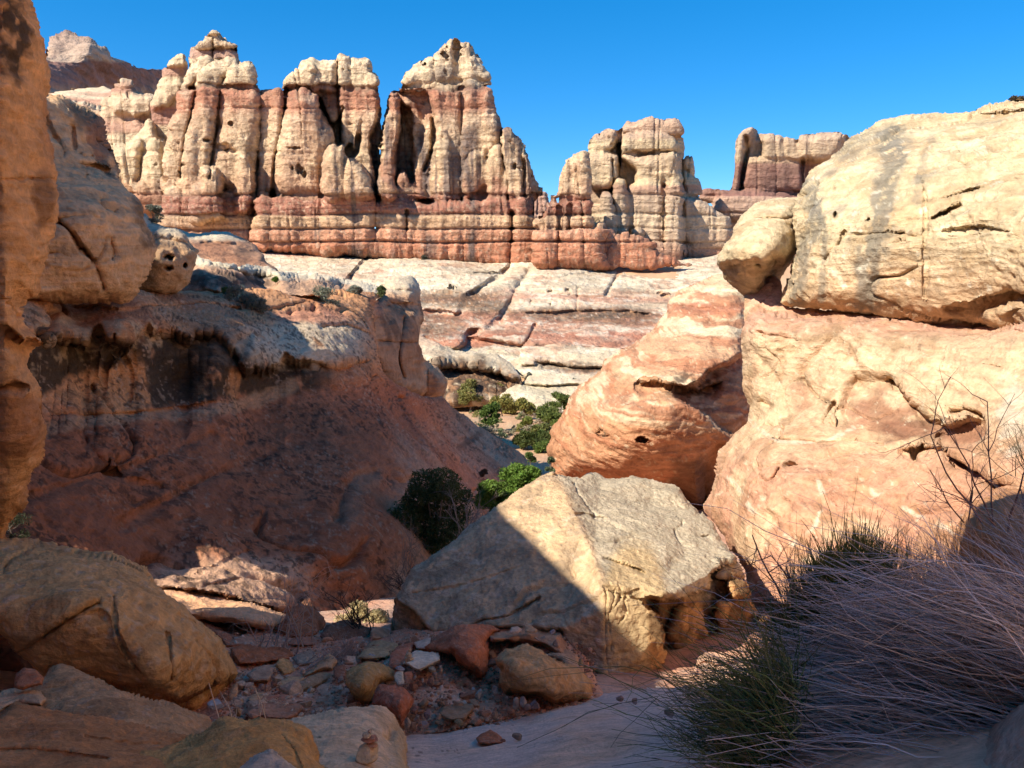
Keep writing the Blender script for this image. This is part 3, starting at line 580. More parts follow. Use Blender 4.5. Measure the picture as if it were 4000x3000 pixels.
# ------------------------------------------------------------------ right side
def cc(*a): return sum(a, [])
def near_disp(a, f, s=0, b=.35):
    return lambda i: a*fbm(i.P, f, 3, 1+s)+a*b*fbm(i.P, f*4, 4, 2+s)+a*b*.45*ridge(i.P, f*7, 3, 5+s)+a*.22*beds(i.P, f*5, 1.2, 3+s)
def dome_paint(i):
    t = i.py+22*fbm(i.P, .25, 3, 5)
    c = ramp(t, [(1080, (.58, .46, .31)), (1180, (.60, .48, .33)), (1192, (.40, .20, .14)), (1215, (.43, .22, .15)), (1232, (.58, .45, .31)), (1290, (.59, .45, .31)), (1310, (.54, .34, .22)), (1450, (.54, .34, .22)), (1500, (.50, .30, .18)), (1700, (.47, .255, .15)), (1780, (.46, .25, .15)), (1900, (.40, .20, .12))])
    c = mix(c, (.66, .56, .41), .85*sst(.0, .14, beds(i.P, 1.0, 1.1, 12, (.15, 0)))*sst(1800, 1500, i.py))
    c = mix(c, (.40, .18, .105), .8*sst(.02, .16, beds(i.P, 1.5, 1.2, 16, (.12, 0))))
    c = c*(1+.4*beds(i.P, 3., 1.5, 18, (.15, 0))+.25*fbm(i.P, 1.6, 4, 19, gain=.65))[:, None]
    c = speck(i, c, 2.4, .7, (.62, .52, .38), .22, 3)
    c = mix(c, (.62, .53, .38), .5*blob(i, 2350, 1560, 140, 50, .8)*sst(0, .3, fbm(i.P, 1.1, 4, 6)))
    c = mix(c, (.33, .17, .10), .6*band(i.py, 1700, 1960, 30)*sst(.0, .35, streaks(i, 1.1, 7)))
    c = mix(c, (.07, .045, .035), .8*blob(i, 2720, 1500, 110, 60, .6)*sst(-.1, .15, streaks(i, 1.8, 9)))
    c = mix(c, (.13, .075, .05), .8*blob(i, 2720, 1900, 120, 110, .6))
    return c*np.array([1.02, .95, .86])
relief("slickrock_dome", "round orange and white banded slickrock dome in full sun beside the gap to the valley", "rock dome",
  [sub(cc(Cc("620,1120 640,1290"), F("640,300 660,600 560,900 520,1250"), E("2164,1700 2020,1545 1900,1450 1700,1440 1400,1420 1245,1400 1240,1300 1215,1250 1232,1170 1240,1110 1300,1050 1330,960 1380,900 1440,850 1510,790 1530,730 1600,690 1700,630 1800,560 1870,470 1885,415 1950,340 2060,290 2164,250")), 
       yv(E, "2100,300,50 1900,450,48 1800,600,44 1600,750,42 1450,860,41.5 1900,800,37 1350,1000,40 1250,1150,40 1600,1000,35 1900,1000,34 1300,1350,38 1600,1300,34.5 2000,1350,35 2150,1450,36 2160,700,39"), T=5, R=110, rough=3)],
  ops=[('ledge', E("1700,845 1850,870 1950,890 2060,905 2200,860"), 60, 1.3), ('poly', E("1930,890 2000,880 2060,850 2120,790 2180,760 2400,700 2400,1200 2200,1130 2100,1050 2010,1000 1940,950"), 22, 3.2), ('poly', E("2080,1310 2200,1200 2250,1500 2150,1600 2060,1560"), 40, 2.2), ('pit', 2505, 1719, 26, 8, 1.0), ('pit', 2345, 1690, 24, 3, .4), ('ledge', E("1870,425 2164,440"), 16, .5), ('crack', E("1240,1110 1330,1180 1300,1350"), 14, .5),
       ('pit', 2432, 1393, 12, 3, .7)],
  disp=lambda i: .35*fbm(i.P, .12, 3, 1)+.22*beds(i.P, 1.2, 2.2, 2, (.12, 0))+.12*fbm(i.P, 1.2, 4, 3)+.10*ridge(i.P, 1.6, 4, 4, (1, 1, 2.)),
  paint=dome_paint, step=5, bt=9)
def upper_paint(i, g=1.):
    c = np.tile(np.array([.60, .47, .29]), (len(i.px), 1))
    c = mix(c, (.53, .37, .21), .7*sst(.0, .35, fbm(i.P, .5, 4, 1)))
    c = mix(c, (.66, .55, .38), .5*sst(.05, .3, beds(i.P, 2.2, 1.5, 2, (.05, 0))))
    c = mix(c, (.50, .31, .18), .7*sst(900, 1150, i.py+60*fbm(i.P, .5, 3, 3))*sst(3000, 3300, i.px))
    c = c*(1+.34*beds(i.P, 5, 1.5, 8, (.05, 0))+.28*fbm(i.P, 4, 4, 9, gain=.65))[:, None]
    c = mix(c, (.42, .28, .15), .55*sst(.05, .25, fbm(i.P, 1.1, 5, 26, (1, 1, 1.5), gain=.65)))
    for pts, wd, k in (("1420,340 1440,440 1400,560 1370,700 1350,860 1300,1050 1280,1300", 45, .75), ("960,620 985,760 975,850 930,960 900,1100 880,1250", 35, .7), ("990,700 1030,900 1050,1060 1030,1240", 14, .6), ("1650,360 1600,500 1560,700", 16, .45), ("1150,430 1300,380 1480,370", 40, .55)):
        c = mix(c, (.16, .15, .125), g*k*along(i, Cc(pts), wd*1.15, .8)*sst(-.35, -.02, fbm(i.P, 3., 4, 10, (1, 1, .5), gain=.65)))
    c = speck(i, c, 3.2, .6*g, (.70, .64, .50), .22, 5)
    c = mix(c, (.28, .25, .2), g*.6*sst(.15, .4, fbm(i.P, 1.2, 4, 14))*blob(i, 3300, 700, 380, 300, .8))
    return c
relief("cliff_boulder", "huge cream boulder with grey water streaks resting above the dark seam", "boulder",
  [sub(Cc("1060,480 1110,430 1150,400 1200,345 1260,320 1320,275 1380,240 1450,225 1600,210 1780,200 1860,190 1950,160 2050,135 2164,125 2500,120 2500,1460 2164,1425 1950,1400 1780,1390 1600,1370 1500,1345 1300,1320 1100,1310 950,1300 790,1285 805,1180 850,1050 880,930 870,800 900,680 930,600 960,560 1000,520"),
       yv(Cc, "900,1000,20 1000,800,19.5 1100,500,21.5 1400,280,22 1300,800,17.6 1600,800,16.4 2000,800,14.5 2164,200,19 1700,300,20 2400,900,13 1300,1250,17.4 2000,1300,14.4 900,1250,19.2"), T=1.3, R=90, rough=4)],
  ops=[('ledge', Cc("1700,1310 1850,1300 2000,1230 2164,1210 2400,1200"), 60, .7), ('crack', Cc("1720,420 1790,480 1860,520"), 8, .25), ('ledge', Cc("1640,800 1720,760 1800,720"), 22, .5), ('crack', Cc("1600,600 1610,800 1600,1000 1605,1240"), 6, .15), ('crack', Cc("1145,880 1120,950 1050,1030"), 7, .2),
       ('pit', 3262, 843, 7, 18, .3), ('pit', 3392, 858, 9, 5, .25), ('pit', 3745, 595, 9, 8, .4), ('pit', 3790, 225+90, 30, 6, .3), ('pit', 3515, 910, 22, 6, .4), ('pit', 3535, 940, 14, 5, .3), ('pit', 3105, 1112, 8, 7, .4), 
       ('ledge', Cc("1850,215 2000,205 2164,190 2400,180"), 16, .35), ('ledge', Cc("1150,890 1400,880 1600,900"), 10, .15), ('ledge', Cc("1700,870 1900,850 2100,870"), 12, .2), ('ledge', Cc("1700,690 1850,640 1950,620"), 10, .2)],
  disp=lambda i: .22*fbm(i.P, .25, 3, 1)+.10*beds(i.P, 2.2, 1.5, 2, (.05, 0))+.10*fbm(i.P, 1.6, 4, 3)+.09*ridge(i.P, 2.5, 4, 4, (1, 1, 1.5))*sst(-.2, .2, fbm(i.P, .4, 2, 9))-.16*cracks(i.P, .3, 52, .014, (1, 1, 1.8)),
  paint=upper_paint, step=5, bt=5, bl=2)
relief("balanced_boulder", "cream egg shaped boulder perched in the seam against the huge streaked boulder", "boulder",
  [sub(Cc("440,1030 470,970 510,900 530,850 560,800 600,760 650,720 720,695 800,688 895,690 892,760 877,900 872,980 842,1050 800,1120 740,1240 700,1292 640,1288 600,1260 540,1190 480,1120 445,1070"),
       yv(Cc, "450,1030,21.2 550,850,21.5 720,720,23 880,720,22.5 700,1020,20 850,1000,21 650,1270,22.3 780,1120,22"), T=2, R=90, rough=4)],
  ops=[('ledge', Cc("455,1060 520,1045 600,1040 700,1045 800,1020"), 165, .9, .8), ('ledge', Cc("605,790 700,800 870,800"), 9, .35), ('pit', 2960, 1030, 20, 14, .4), ('pit', 3000, 1090, 24, 20, .5)],
  disp=lambda i: .12*fbm(i.P, .4, 3, 11)+.05*beds(i.P, 2.8, 1.5, 12)+.05*fbm(i.P, 2, 4, 13)+.04*ridge(i.P, 4, 3, 4), paint=lambda i: mix(upper_paint(i, 0), (.36, .235, .12), .55*sst(1015, 1045, i.py)*sst(-.2, .2, fbm(i.P, 1.2, 3, 5))), step=4.5, bt=2.5, bl=1)
def lower_paint(i):
    n = fbm(i.P, .5, 4, 1)
    c = ramp(i.py+60*n, [(1240, (.56, .34, .25)), (1290, (.55, .33, .24)), (1330, (.56, .40, .275)), (1600, (.57, .42, .28)), (1760, (.55, .35, .235)), (1850, (.53, .30, .205)), (2100, (.51, .27, .18))])
    c = mix(c, (.62, .49, .32), .6*sst(.05, .35, fbm(i.P, .8, 4, 2)))
    c = mix(c, (.50, .26, .16), .5*sst(.1, .4, fbm(i.P, .6, 4, 3)))
    c = c*(1+.3*beds(i.P, 4, 2, 4, (.2, 0))+.3*fbm(i.P, 3.5, 4, 5, gain=.65))[:, None]
    c = mix(c, (.40, .24, .14), .55*sst(.02, .22, fbm(i.P, 1.3, 5, 25, gain=.65)))
    c = mix(c, (.25, .17, .10), .65*along(i, F("930,150 1150,190 1300,220 1450,190 1640,180"), 42, .9)*sst(-.3, .2, fbm(i.P, 2.2, 4, 6)))
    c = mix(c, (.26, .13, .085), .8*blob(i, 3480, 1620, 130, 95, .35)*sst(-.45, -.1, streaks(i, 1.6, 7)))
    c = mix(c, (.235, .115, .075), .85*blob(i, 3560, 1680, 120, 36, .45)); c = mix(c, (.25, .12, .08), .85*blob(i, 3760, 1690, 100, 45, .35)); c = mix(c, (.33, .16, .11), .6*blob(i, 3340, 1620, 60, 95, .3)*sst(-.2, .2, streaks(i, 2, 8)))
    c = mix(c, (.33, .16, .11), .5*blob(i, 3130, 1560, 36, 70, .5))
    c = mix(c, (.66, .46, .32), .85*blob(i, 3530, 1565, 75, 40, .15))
    for pts in ("840,1330 960,1250 1010,1170 1030,1060 1000,980", "500,960 600,1080 680,1190 740,1230 830,1290", "1300,1030 1450,1110 1600,1190 1750,1260", "620,640 780,760 1000,760 1200,700"):
        c = mix(c, (.66, .58, .46), .75*along(i, F(pts), 9, 1.)*sst(-.3, .1, fbm(i.P, 3, 3, 9)))
    c = mix(c, (.64, .50, .36), .5*blob(i, 3200, 2180, 60, 50, .8))
    c = mix(c, (.62, .58, .5), .6*blob(i, 3960, 1660, 60, 170, .7)*sst(-.3, .2, fbm(i.P, 2, 4, 12)))
    c = speck(i, c, 5, .6, (.68, .60, .46), .25, 11)
    c = mix(c, (.19, .115, .08), .5*sst(.3, .5, fbm(i.P, 2.6, 4, 15)))
    return c*np.array([1., .96, .88])
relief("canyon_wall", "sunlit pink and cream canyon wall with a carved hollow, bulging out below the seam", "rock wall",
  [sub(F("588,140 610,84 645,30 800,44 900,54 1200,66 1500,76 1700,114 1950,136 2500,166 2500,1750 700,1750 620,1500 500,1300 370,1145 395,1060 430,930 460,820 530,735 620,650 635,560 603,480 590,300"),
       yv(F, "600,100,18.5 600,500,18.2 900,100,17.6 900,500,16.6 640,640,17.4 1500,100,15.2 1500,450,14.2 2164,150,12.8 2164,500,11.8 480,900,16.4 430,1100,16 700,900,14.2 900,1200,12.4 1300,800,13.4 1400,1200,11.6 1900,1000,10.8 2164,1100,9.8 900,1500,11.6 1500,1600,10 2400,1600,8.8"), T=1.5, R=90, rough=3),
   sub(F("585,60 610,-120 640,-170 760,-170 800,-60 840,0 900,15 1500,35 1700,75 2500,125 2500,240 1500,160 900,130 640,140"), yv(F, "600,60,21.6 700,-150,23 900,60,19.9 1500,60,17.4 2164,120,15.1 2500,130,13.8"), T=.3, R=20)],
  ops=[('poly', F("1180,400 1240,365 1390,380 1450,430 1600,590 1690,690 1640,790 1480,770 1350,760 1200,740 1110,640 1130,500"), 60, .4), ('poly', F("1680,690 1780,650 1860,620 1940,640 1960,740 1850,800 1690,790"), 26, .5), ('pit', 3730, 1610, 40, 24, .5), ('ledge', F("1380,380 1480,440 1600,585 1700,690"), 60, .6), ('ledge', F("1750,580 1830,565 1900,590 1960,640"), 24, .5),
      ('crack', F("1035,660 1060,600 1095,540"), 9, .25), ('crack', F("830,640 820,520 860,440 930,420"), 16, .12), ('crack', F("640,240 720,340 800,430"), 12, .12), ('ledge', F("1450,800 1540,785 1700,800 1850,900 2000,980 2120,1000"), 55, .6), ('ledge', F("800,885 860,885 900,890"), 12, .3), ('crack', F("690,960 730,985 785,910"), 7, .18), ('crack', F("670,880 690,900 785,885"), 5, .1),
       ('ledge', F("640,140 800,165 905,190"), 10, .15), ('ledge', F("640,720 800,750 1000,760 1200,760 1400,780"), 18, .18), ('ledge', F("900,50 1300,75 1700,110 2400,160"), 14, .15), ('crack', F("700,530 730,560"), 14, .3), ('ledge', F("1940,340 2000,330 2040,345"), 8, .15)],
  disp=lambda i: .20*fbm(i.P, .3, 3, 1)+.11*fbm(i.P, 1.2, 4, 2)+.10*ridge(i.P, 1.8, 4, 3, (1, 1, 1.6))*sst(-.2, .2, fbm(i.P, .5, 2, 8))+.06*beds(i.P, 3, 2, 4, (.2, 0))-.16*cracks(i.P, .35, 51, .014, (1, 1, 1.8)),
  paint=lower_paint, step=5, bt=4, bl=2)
# ------------------------------------------------------------------ left side
def wallsh(i, base, f=1., v=.5, seed=0):
    c = np.tile(np.array(base, float), (len(i.px), 1))
    c = mix(c, np.array(base)*np.array([.72, .6, .55]), .8*sst(0, .4, fbm(i.P, .35*f, 4, 1+seed)))
    c = mix(c, np.array(base)*np.array([1.2, 1.25, 1.25]), .5*sst(0, .4, beds(i.P, .9*f, 1.5, 2+seed)))
    c = c*(1+.16*beds(i.P, 3.5*f, 1.5, 4+seed)+.16*fbm(i.P, 3*f, 4, 5+seed))[:, None]
    c = mix(c, (.085, .055, .04), v*sst(.2, .42, fbm(i.P, .7*f, 5, 6+seed, (1, 1, .7), gain=.6)))
    return c
relief("pillar", "tall shaded orange pillar with black varnish at its top, at the picture's left edge", "rock pillar",
  [sub(cc(A("-40,-300 130,-300 150,-60 180,0 205,80 225,160 232,250 240,330 265,400 262,480 247,560 250,700 270,850 285,980 302,1150 292,1280 270,1400 220,1500 197,1560 182,1640"), D("150,350 125,400 128,470 150,520 200,570 248,635 190,670 165,740 175,790 225,880 245,940 247,1050 232,1170 190,1300 130,1400 105,1530 70,1560 10,1640 -40,1600")),
       yv(A, "-300,0,7.8 150,0,9.2 -100,800,7.9 200,800,9.2 250,1100,9.0 100,1300,8.5 0,1500,8.1 -300,1500,7.8 200,1700,8.6 50,2300,8.0 -200,2600,8"), T=.6, R=70, rough=3),
   sub(A("-520,-300 60,-300 120,200 170,700 200,1050 60,1150 -300,1180 -520,1100"), yv(A, "-500,0,7.9 100,0,9.4 -500,1000,8.0 150,1000,9.3"), T=1., R=90)],
  ops=[('ledge', D("-300,500 -100,520 40,560 130,640 240,640"), 100, .5), ('ledge', D("-300,880 0,880 80,860 170,880"), 40, .25), ('crack', A("255,450 190,900 200,1100 230,1300"), 60, .2), ('ledge', A("0,1010 200,1000 280,1005"), 14, .1)],
  disp=lambda i: .16*fbm(i.P, .5, 3, 1)+.07*fbm(i.P, 2, 4, 2)+.05*ridge(i.P, 4, 4, 3)+.05*beds(i.P, 3, 1.5, 4)-.12*cracks(i.P, .6, 54, .016),
  paint=lambda i: mix(mix(mix(wallsh(i, (.70, .38, .17), 1.4, .15), (.05, .04, .03), .92*blob(i, 50, 130, 62, 180, .6, 1/40.)*sst(-.35, 0, fbm(i.P, 5, 4, 3))), (.30, .13, .07), .6*blob(i, 60, 1650, 110, 150, .4)), (.12, .065, .04), .6*blob(i, 160, 780, 30, 140, .6)), step=5.5, bt=.8)
relief("wall_boulder", "big orange boulder split by a slanting black crack, sitting on the shaded canyon wall", "boulder",
  [sub(cc(A("120,520 245,550 320,550 390,580 430,600 500,640 560,690 600,810 650,900 660,950 690,1010 720,1080 770,1110 802,1150 802,1230 833,1300 862,1400 842,1480 820,1550 780,1600 735,1655"), D("700,378 500,386 100,388 60,200")),
       yv(A, "250,600,19 400,700,19.5 560,900,20 250,1200,16.5 500,1200,17 800,1300,18.6 250,1600,16 700,1600,17.5"), T=1.3, R=45, rough=4),
   sub(A("400,600 430,590 500,615 550,690 565,740 600,810 650,900 662,960 560,900 480,780 430,700"), 23, T=1.5, rough=3)],
  ops=[('crack', A("320,1240 390,1300 450,1390 520,1470 560,1550 580,1620"), 9, .9), ('pit', 338, 690, 12, 9, .5), ('crack', A("560,1140 580,1190 640,1200"), 7, .3), ('ledge', A("440,915 540,930 650,965"), 22, .5), ('crack', A("250,620 280,720 330,800 360,870"), 10, .3), ('crack', A("410,720 420,830"), 8, .3), ('ledge', A("300,1225 500,1220 560,1240"), 12, .12), ('crack', A("620,1340 640,1420 630,1460"), 8, .2), ('ledge', A("250,1420 340,1425 400,1450"), 10, .12), ('crack', A("450,870 470,890 520,880"), 6, .2)],
  disp=lambda i: .2*fbm(i.P, .35, 3, 21)+.1*fbm(i.P, 1.5, 4, 22)+.08*ridge(i.P, 2.4, 4, 23)+.08*beds(i.P, 2, 1, 24)-.22*cracks(i.P, .4, 53, .02, (1, 1, 1.5)),
  paint=lambda i: mix(mix(wallsh(i, (.72, .45, .24), .8, .12, 3), (.10, .07, .045), .7*along(i, A("430,600 560,760 650,960 700,1030 790,1160 840,1330"), 42, 1.)*sst(-.3, .1, fbm(i.P, 1.5, 4, 5))), (.34, .155, .09), .7*blob(i, 380, 550, 60, 90, .4)*(i.y > 20)), step=5, bt=4.)
relief("pitted_boulder", "dark stained boulder with several round holes, wedged beside the cracked orange boulder", "boulder",
  [sub(cc(A("780,1235 850,1262 950,1283 1010,1300 1052,1350 1082,1400 1107,1420 1092,1470 1087,1540 1052,1600 1000,1645"), D("960,350 850,358 730,380 690,375")),
       yv(A, "820,1260,26 1000,1320,26 900,1450,23.6 1090,1430,25 800,1640,23.8 1000,1640,24.6"), T=1.3, R=40, rough=4)],
  ops=[('pit', 655, 1005, 26, 14, 1.1), ('pit', 722, 1038, 9, 12, .8), ('pit', 658, 1046, 20, 12, .8), ('pit', 610, 945, 18, 6, .6), ('pit', 665, 935, 14, 6, .6), ('ledge', A("820,1330 920,1350 1060,1375"), 18, .4)],
  disp=lambda i: .2*fbm(i.P, .35, 3, 31)+.14*fbm(i.P, 1.2, 4, 32)+.06*ridge(i.P, 3, 3, 33),
  paint=lambda i: mix(mix(wallsh(i, (.60, .38, .21), .8, .55, 7), (.60, .52, .38), .8*sst(945, 900, i.py+20*fbm(i.P, .8, 3, 3))), (.06, .045, .035), .6*blob(i, 560, 1060, 60, 90, .7)), step=4.5, bt=3.)
relief("small_dome", "low slickrock dome with a pale top and orange streaked face above the long ledge", "rock dome",
  [sub(A("985,1290 1060,1312 1110,1325 1160,1320 1230,1310 1320,1330 1400,1370 1450,1410 1490,1440 1500,1480 1560,1530 1400,1560 1080,1560 1000,1400"), yv(A, "1000,1300,58 1200,1330,58 1450,1400,58 1200,1500,52 1500,1500,53"), T=4, R=60)],
  ops=[('ledge', A("1100,1375 1200,1370 1350,1390 1460,1430"), 45, .8)],
  disp=lambda i: .3*fbm(i.P, .2, 3, 1)+.2*fbm(i.P, .8, 4, 2), paint=lambda i: mix(mix(wallsh(i, (.44, .245, .15), .4, .5, 9), (.62, .53, .38), .9*sst(948, 928, i.py+14*fbm(i.P, .3, 3, 3)-.02*(i.px-800))), (.1, .06, .045), .5*blob(i, 950, 1000, 30, 50, .6)), step=4.5, bt=5.)
relief("rock_ledge", "long pale ledge with a dark undercut, stretching out behind the grey shrubs", "rock ledge",
  [sub(D("1040,120 1120,150 1200,182 1300,197 1450,205 1560,228 1650,245 1750,238 1830,265 1950,282 2050,292 2130,330 2130,380 1900,385 1500,370 1300,350 950,350 1060,230"), yv(D, "1150,155,43 1450,203,48 1650,243,49 1950,280,57 1150,212,33.5 1350,238,35.5 1600,265,38.5 1800,282,43 2000,328,47 1100,330,33 1500,345,37 2000,355,45"), T=1., R=16, rough=5)],
  ops=[('ledge', D("1080,200 1200,215 1350,235 1500,262 1640,262 1760,255 1830,280 2050,330"), 90, 2.2, .6)],
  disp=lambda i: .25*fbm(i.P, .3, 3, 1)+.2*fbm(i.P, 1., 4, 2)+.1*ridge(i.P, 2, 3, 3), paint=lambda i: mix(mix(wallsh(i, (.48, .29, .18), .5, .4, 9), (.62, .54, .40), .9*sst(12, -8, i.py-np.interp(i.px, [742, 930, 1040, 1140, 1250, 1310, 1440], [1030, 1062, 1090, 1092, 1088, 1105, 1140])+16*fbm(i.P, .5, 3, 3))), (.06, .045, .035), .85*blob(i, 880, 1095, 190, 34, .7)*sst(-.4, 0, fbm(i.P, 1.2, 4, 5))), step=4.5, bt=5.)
# main wall: lip, varnished recess, long slope
WY = yv(D, "0,400,15.5 400,400,19.5 900,360,25 1300,345,31 1750,350,38 2130,355,44 150,560,14 700,520,17 1200,600,22 1500,560,27 1800,480,33 2100,600,37 1300,760,21 1700,780,26 2050,740,32 200,800,14.6 600,800,16.8 1000,850,20.5 1500,900,24 200,1100,13.6 700,1080,16 1200,1050,19.6 1900,900,28.5 300,1500,11.6 900,1500,14.5 1500,1400,18.5 2100,1200,26")
WY += yv(E, "300,1000,33 600,1150,42 800,1200,50 1080,1300,57 500,1300,30 700,1400,36 1000,1450,45 300,1500,22 600,1600,25 1000,1600,40")+yv(G, "300,500,9.5 900,700,10.5 1800,500,15 1700,900,12.5 2100,300,18 1200,950,10")+yv(G, "1000,640,11.0 1300,690,11.6 1550,740,12.2 1130,425,13.3 1420,520,13.7 1740,670,14.3 1000,480,12.9 1250,560,12.5")
def wall_paint(i):
    c = wall_paint0(i)*np.array([1.0, .88, .78]); k = sst(1600, 1720, i.py+.1*(i.px-400))*sst(1900, 1350, i.px)*(1-blob(i, 880, 2270, 340, 120, .2)); return c*(1-.26*k)[:, None]  # shade put into the lower slope's colour, sparing the sunlit patch
def wall_paint0(i):
    lit = 0
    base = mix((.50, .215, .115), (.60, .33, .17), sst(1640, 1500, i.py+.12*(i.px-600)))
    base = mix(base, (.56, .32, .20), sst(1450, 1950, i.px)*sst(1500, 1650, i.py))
    c = base*1.0
    c = mix(c, (.34, .16, .10), .6*sst(0, .35, fbm(i.P, .3, 4, 1)))
    c = c*(1+.32*beds(i.P, 1.2, 2, 2, (.25, .1))+.3*fbm(i.P, 2.2, 4, 3, gain=.65))[:, None]
    lipm = sst(1230, 1270, i.py)*sst(1480, 1400, i.py)*sst(1080, 950, i.px); c = mix(c, (.40, .24, .14), .85*lipm*sst(-.15, .12, fbm(i.P, 1.3, 5, 44, gain=.65)))
    c = mix(c, (.70, .50, .36), .8*blob(i, 880, 2270, 330, 110, .3))  # sunlit patch painted paler into the slope's colour
    n = fbm(i.P, .55, 5, 4, (1, 1, 1), gain=.62); z2 = sst(1000, 1200, i.px)
    # varnish band in the recess
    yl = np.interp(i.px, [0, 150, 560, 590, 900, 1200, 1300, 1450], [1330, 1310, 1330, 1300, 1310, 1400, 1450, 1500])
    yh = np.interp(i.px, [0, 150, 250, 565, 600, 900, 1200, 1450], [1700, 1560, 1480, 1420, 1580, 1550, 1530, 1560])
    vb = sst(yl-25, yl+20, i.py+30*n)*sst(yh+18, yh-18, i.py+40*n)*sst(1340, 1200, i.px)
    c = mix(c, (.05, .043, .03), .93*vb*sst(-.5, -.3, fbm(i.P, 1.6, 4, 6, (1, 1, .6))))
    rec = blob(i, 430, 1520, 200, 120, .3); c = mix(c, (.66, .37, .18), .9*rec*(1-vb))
    for cx, cy, rx, ry in ((370, 1530, 70, 90), (530, 1490, 52, 100), (920, 1500, 22, 80), (800, 1520, 22, 40)): c = mix(c, (.60, .33, .16), .85*blob(i, cx, cy, rx, ry, .3)*sst(-.4, .1, streaks(i, 1.2, 8)))
    c = mix(c, (.60, .42, .26), .6*along(i, D("250,1120 500,1090 880,1050 1300,1000 1650,880"), 26, 1.))
    # lichen crust
    lc = along(i, D("130,560 400,570 700,560 850,600"), 60, 1.); c = mix(c, (.55, .42, .27), .85*lc*sst(.0, .16, fbm(i.P, 1.6, 4, 9)))
    lc = along(i, D("180,760 400,680 650,640"), 40, 1.); c = mix(c, (.5, .40, .26), .7*lc*sst(.05, .2, fbm(i.P, 2.2, 4, 10)))
    c = mix(c, (.40, .27, .18), .6*blob(i, 640, 1200, 400, 60, .7)*sst(-.2, .2, n)); 
    c = mix(c, (.38, .27, .18), .7*blob(i, 900, 1330, 170, 75, .6)*sst(-.3, .2, fbm(i.P, 1.5, 4, 12)))
    c = mix(c, (.63, .56, .42), .95*blob(i, 1190, 1340, 250, 90, .35)*sst(-.5, -.2, fbm(i.P, .8, 3, 13)))
    c = mix(c, (.5, .25, .17), .8*blob(i, 1200, 1245, 150, 32, .5))
    # lower slope: black and pale specks
    lo = sst(1620, 1720, i.py+.1*(i.px-400))*sst(1450, 1250, i.px)
    c = mix(c, (.075, .052, .04), .6*lo*sst(.02, .12, fbm(i.P, 2.6, 4, 14, (1, 1, 1.3), gain=.7))*sst(-.15, .15, fbm(i.P, .35, 3, 34)))
    c = mix(c, (.06, .045, .035), .75*sst(.05, .17, fbm(i.P, 4.5, 4, 15, gain=.7))*sst(-.2, .15, fbm(i.P, .4, 3, 16)))
    c = mix(c, (.62, .48, .36), .6*sst(.16, .26, fbm(i.P, 5.5, 4, 17, gain=.7))*sst(-.1, .2, fbm(i.P, .5, 3, 18)))
    c = mix(c, (.46, .31, .21), .4*along(i, D("1950,1640 2050,1420 2100,1380"), 40, .9))
    c = mix(c, (.58, .42, .30), .6*sst(1480, 1560, i.px)*sst(1600, 1750, i.py)*sst(-.2, .3, fbm(i.P, .3, 3, 19)))
    c = mix(c, (.17, .10, .065), .6*along(i, E("720,1220 780,1180 830,1150"), 16, .9)); 
    return c
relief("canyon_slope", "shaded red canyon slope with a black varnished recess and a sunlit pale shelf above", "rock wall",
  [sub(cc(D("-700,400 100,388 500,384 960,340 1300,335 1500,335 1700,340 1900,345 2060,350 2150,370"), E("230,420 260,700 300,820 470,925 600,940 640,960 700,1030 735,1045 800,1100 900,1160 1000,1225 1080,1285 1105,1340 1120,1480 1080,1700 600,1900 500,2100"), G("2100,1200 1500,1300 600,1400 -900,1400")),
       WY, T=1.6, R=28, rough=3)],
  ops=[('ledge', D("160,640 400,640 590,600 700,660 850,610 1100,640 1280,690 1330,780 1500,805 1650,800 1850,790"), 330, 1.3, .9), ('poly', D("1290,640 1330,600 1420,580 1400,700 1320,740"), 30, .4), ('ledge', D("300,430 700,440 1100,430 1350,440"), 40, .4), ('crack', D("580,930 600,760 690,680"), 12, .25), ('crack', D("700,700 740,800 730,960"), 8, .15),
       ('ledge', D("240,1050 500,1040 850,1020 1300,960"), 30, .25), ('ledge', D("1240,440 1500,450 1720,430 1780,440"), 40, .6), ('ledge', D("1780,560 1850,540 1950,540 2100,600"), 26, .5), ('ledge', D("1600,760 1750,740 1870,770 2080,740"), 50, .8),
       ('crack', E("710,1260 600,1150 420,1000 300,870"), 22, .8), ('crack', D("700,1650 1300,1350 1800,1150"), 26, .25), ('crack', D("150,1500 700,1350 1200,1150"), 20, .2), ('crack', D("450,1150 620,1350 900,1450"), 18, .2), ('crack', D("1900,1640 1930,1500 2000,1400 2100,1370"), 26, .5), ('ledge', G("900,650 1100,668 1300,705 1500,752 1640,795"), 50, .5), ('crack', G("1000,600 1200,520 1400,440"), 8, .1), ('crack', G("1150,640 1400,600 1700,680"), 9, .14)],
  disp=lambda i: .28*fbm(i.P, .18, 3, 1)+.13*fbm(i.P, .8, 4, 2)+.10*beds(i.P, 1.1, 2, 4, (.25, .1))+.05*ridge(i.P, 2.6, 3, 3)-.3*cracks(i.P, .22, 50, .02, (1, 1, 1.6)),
  paint=wall_paint, step=5, bt=8, bl=2)
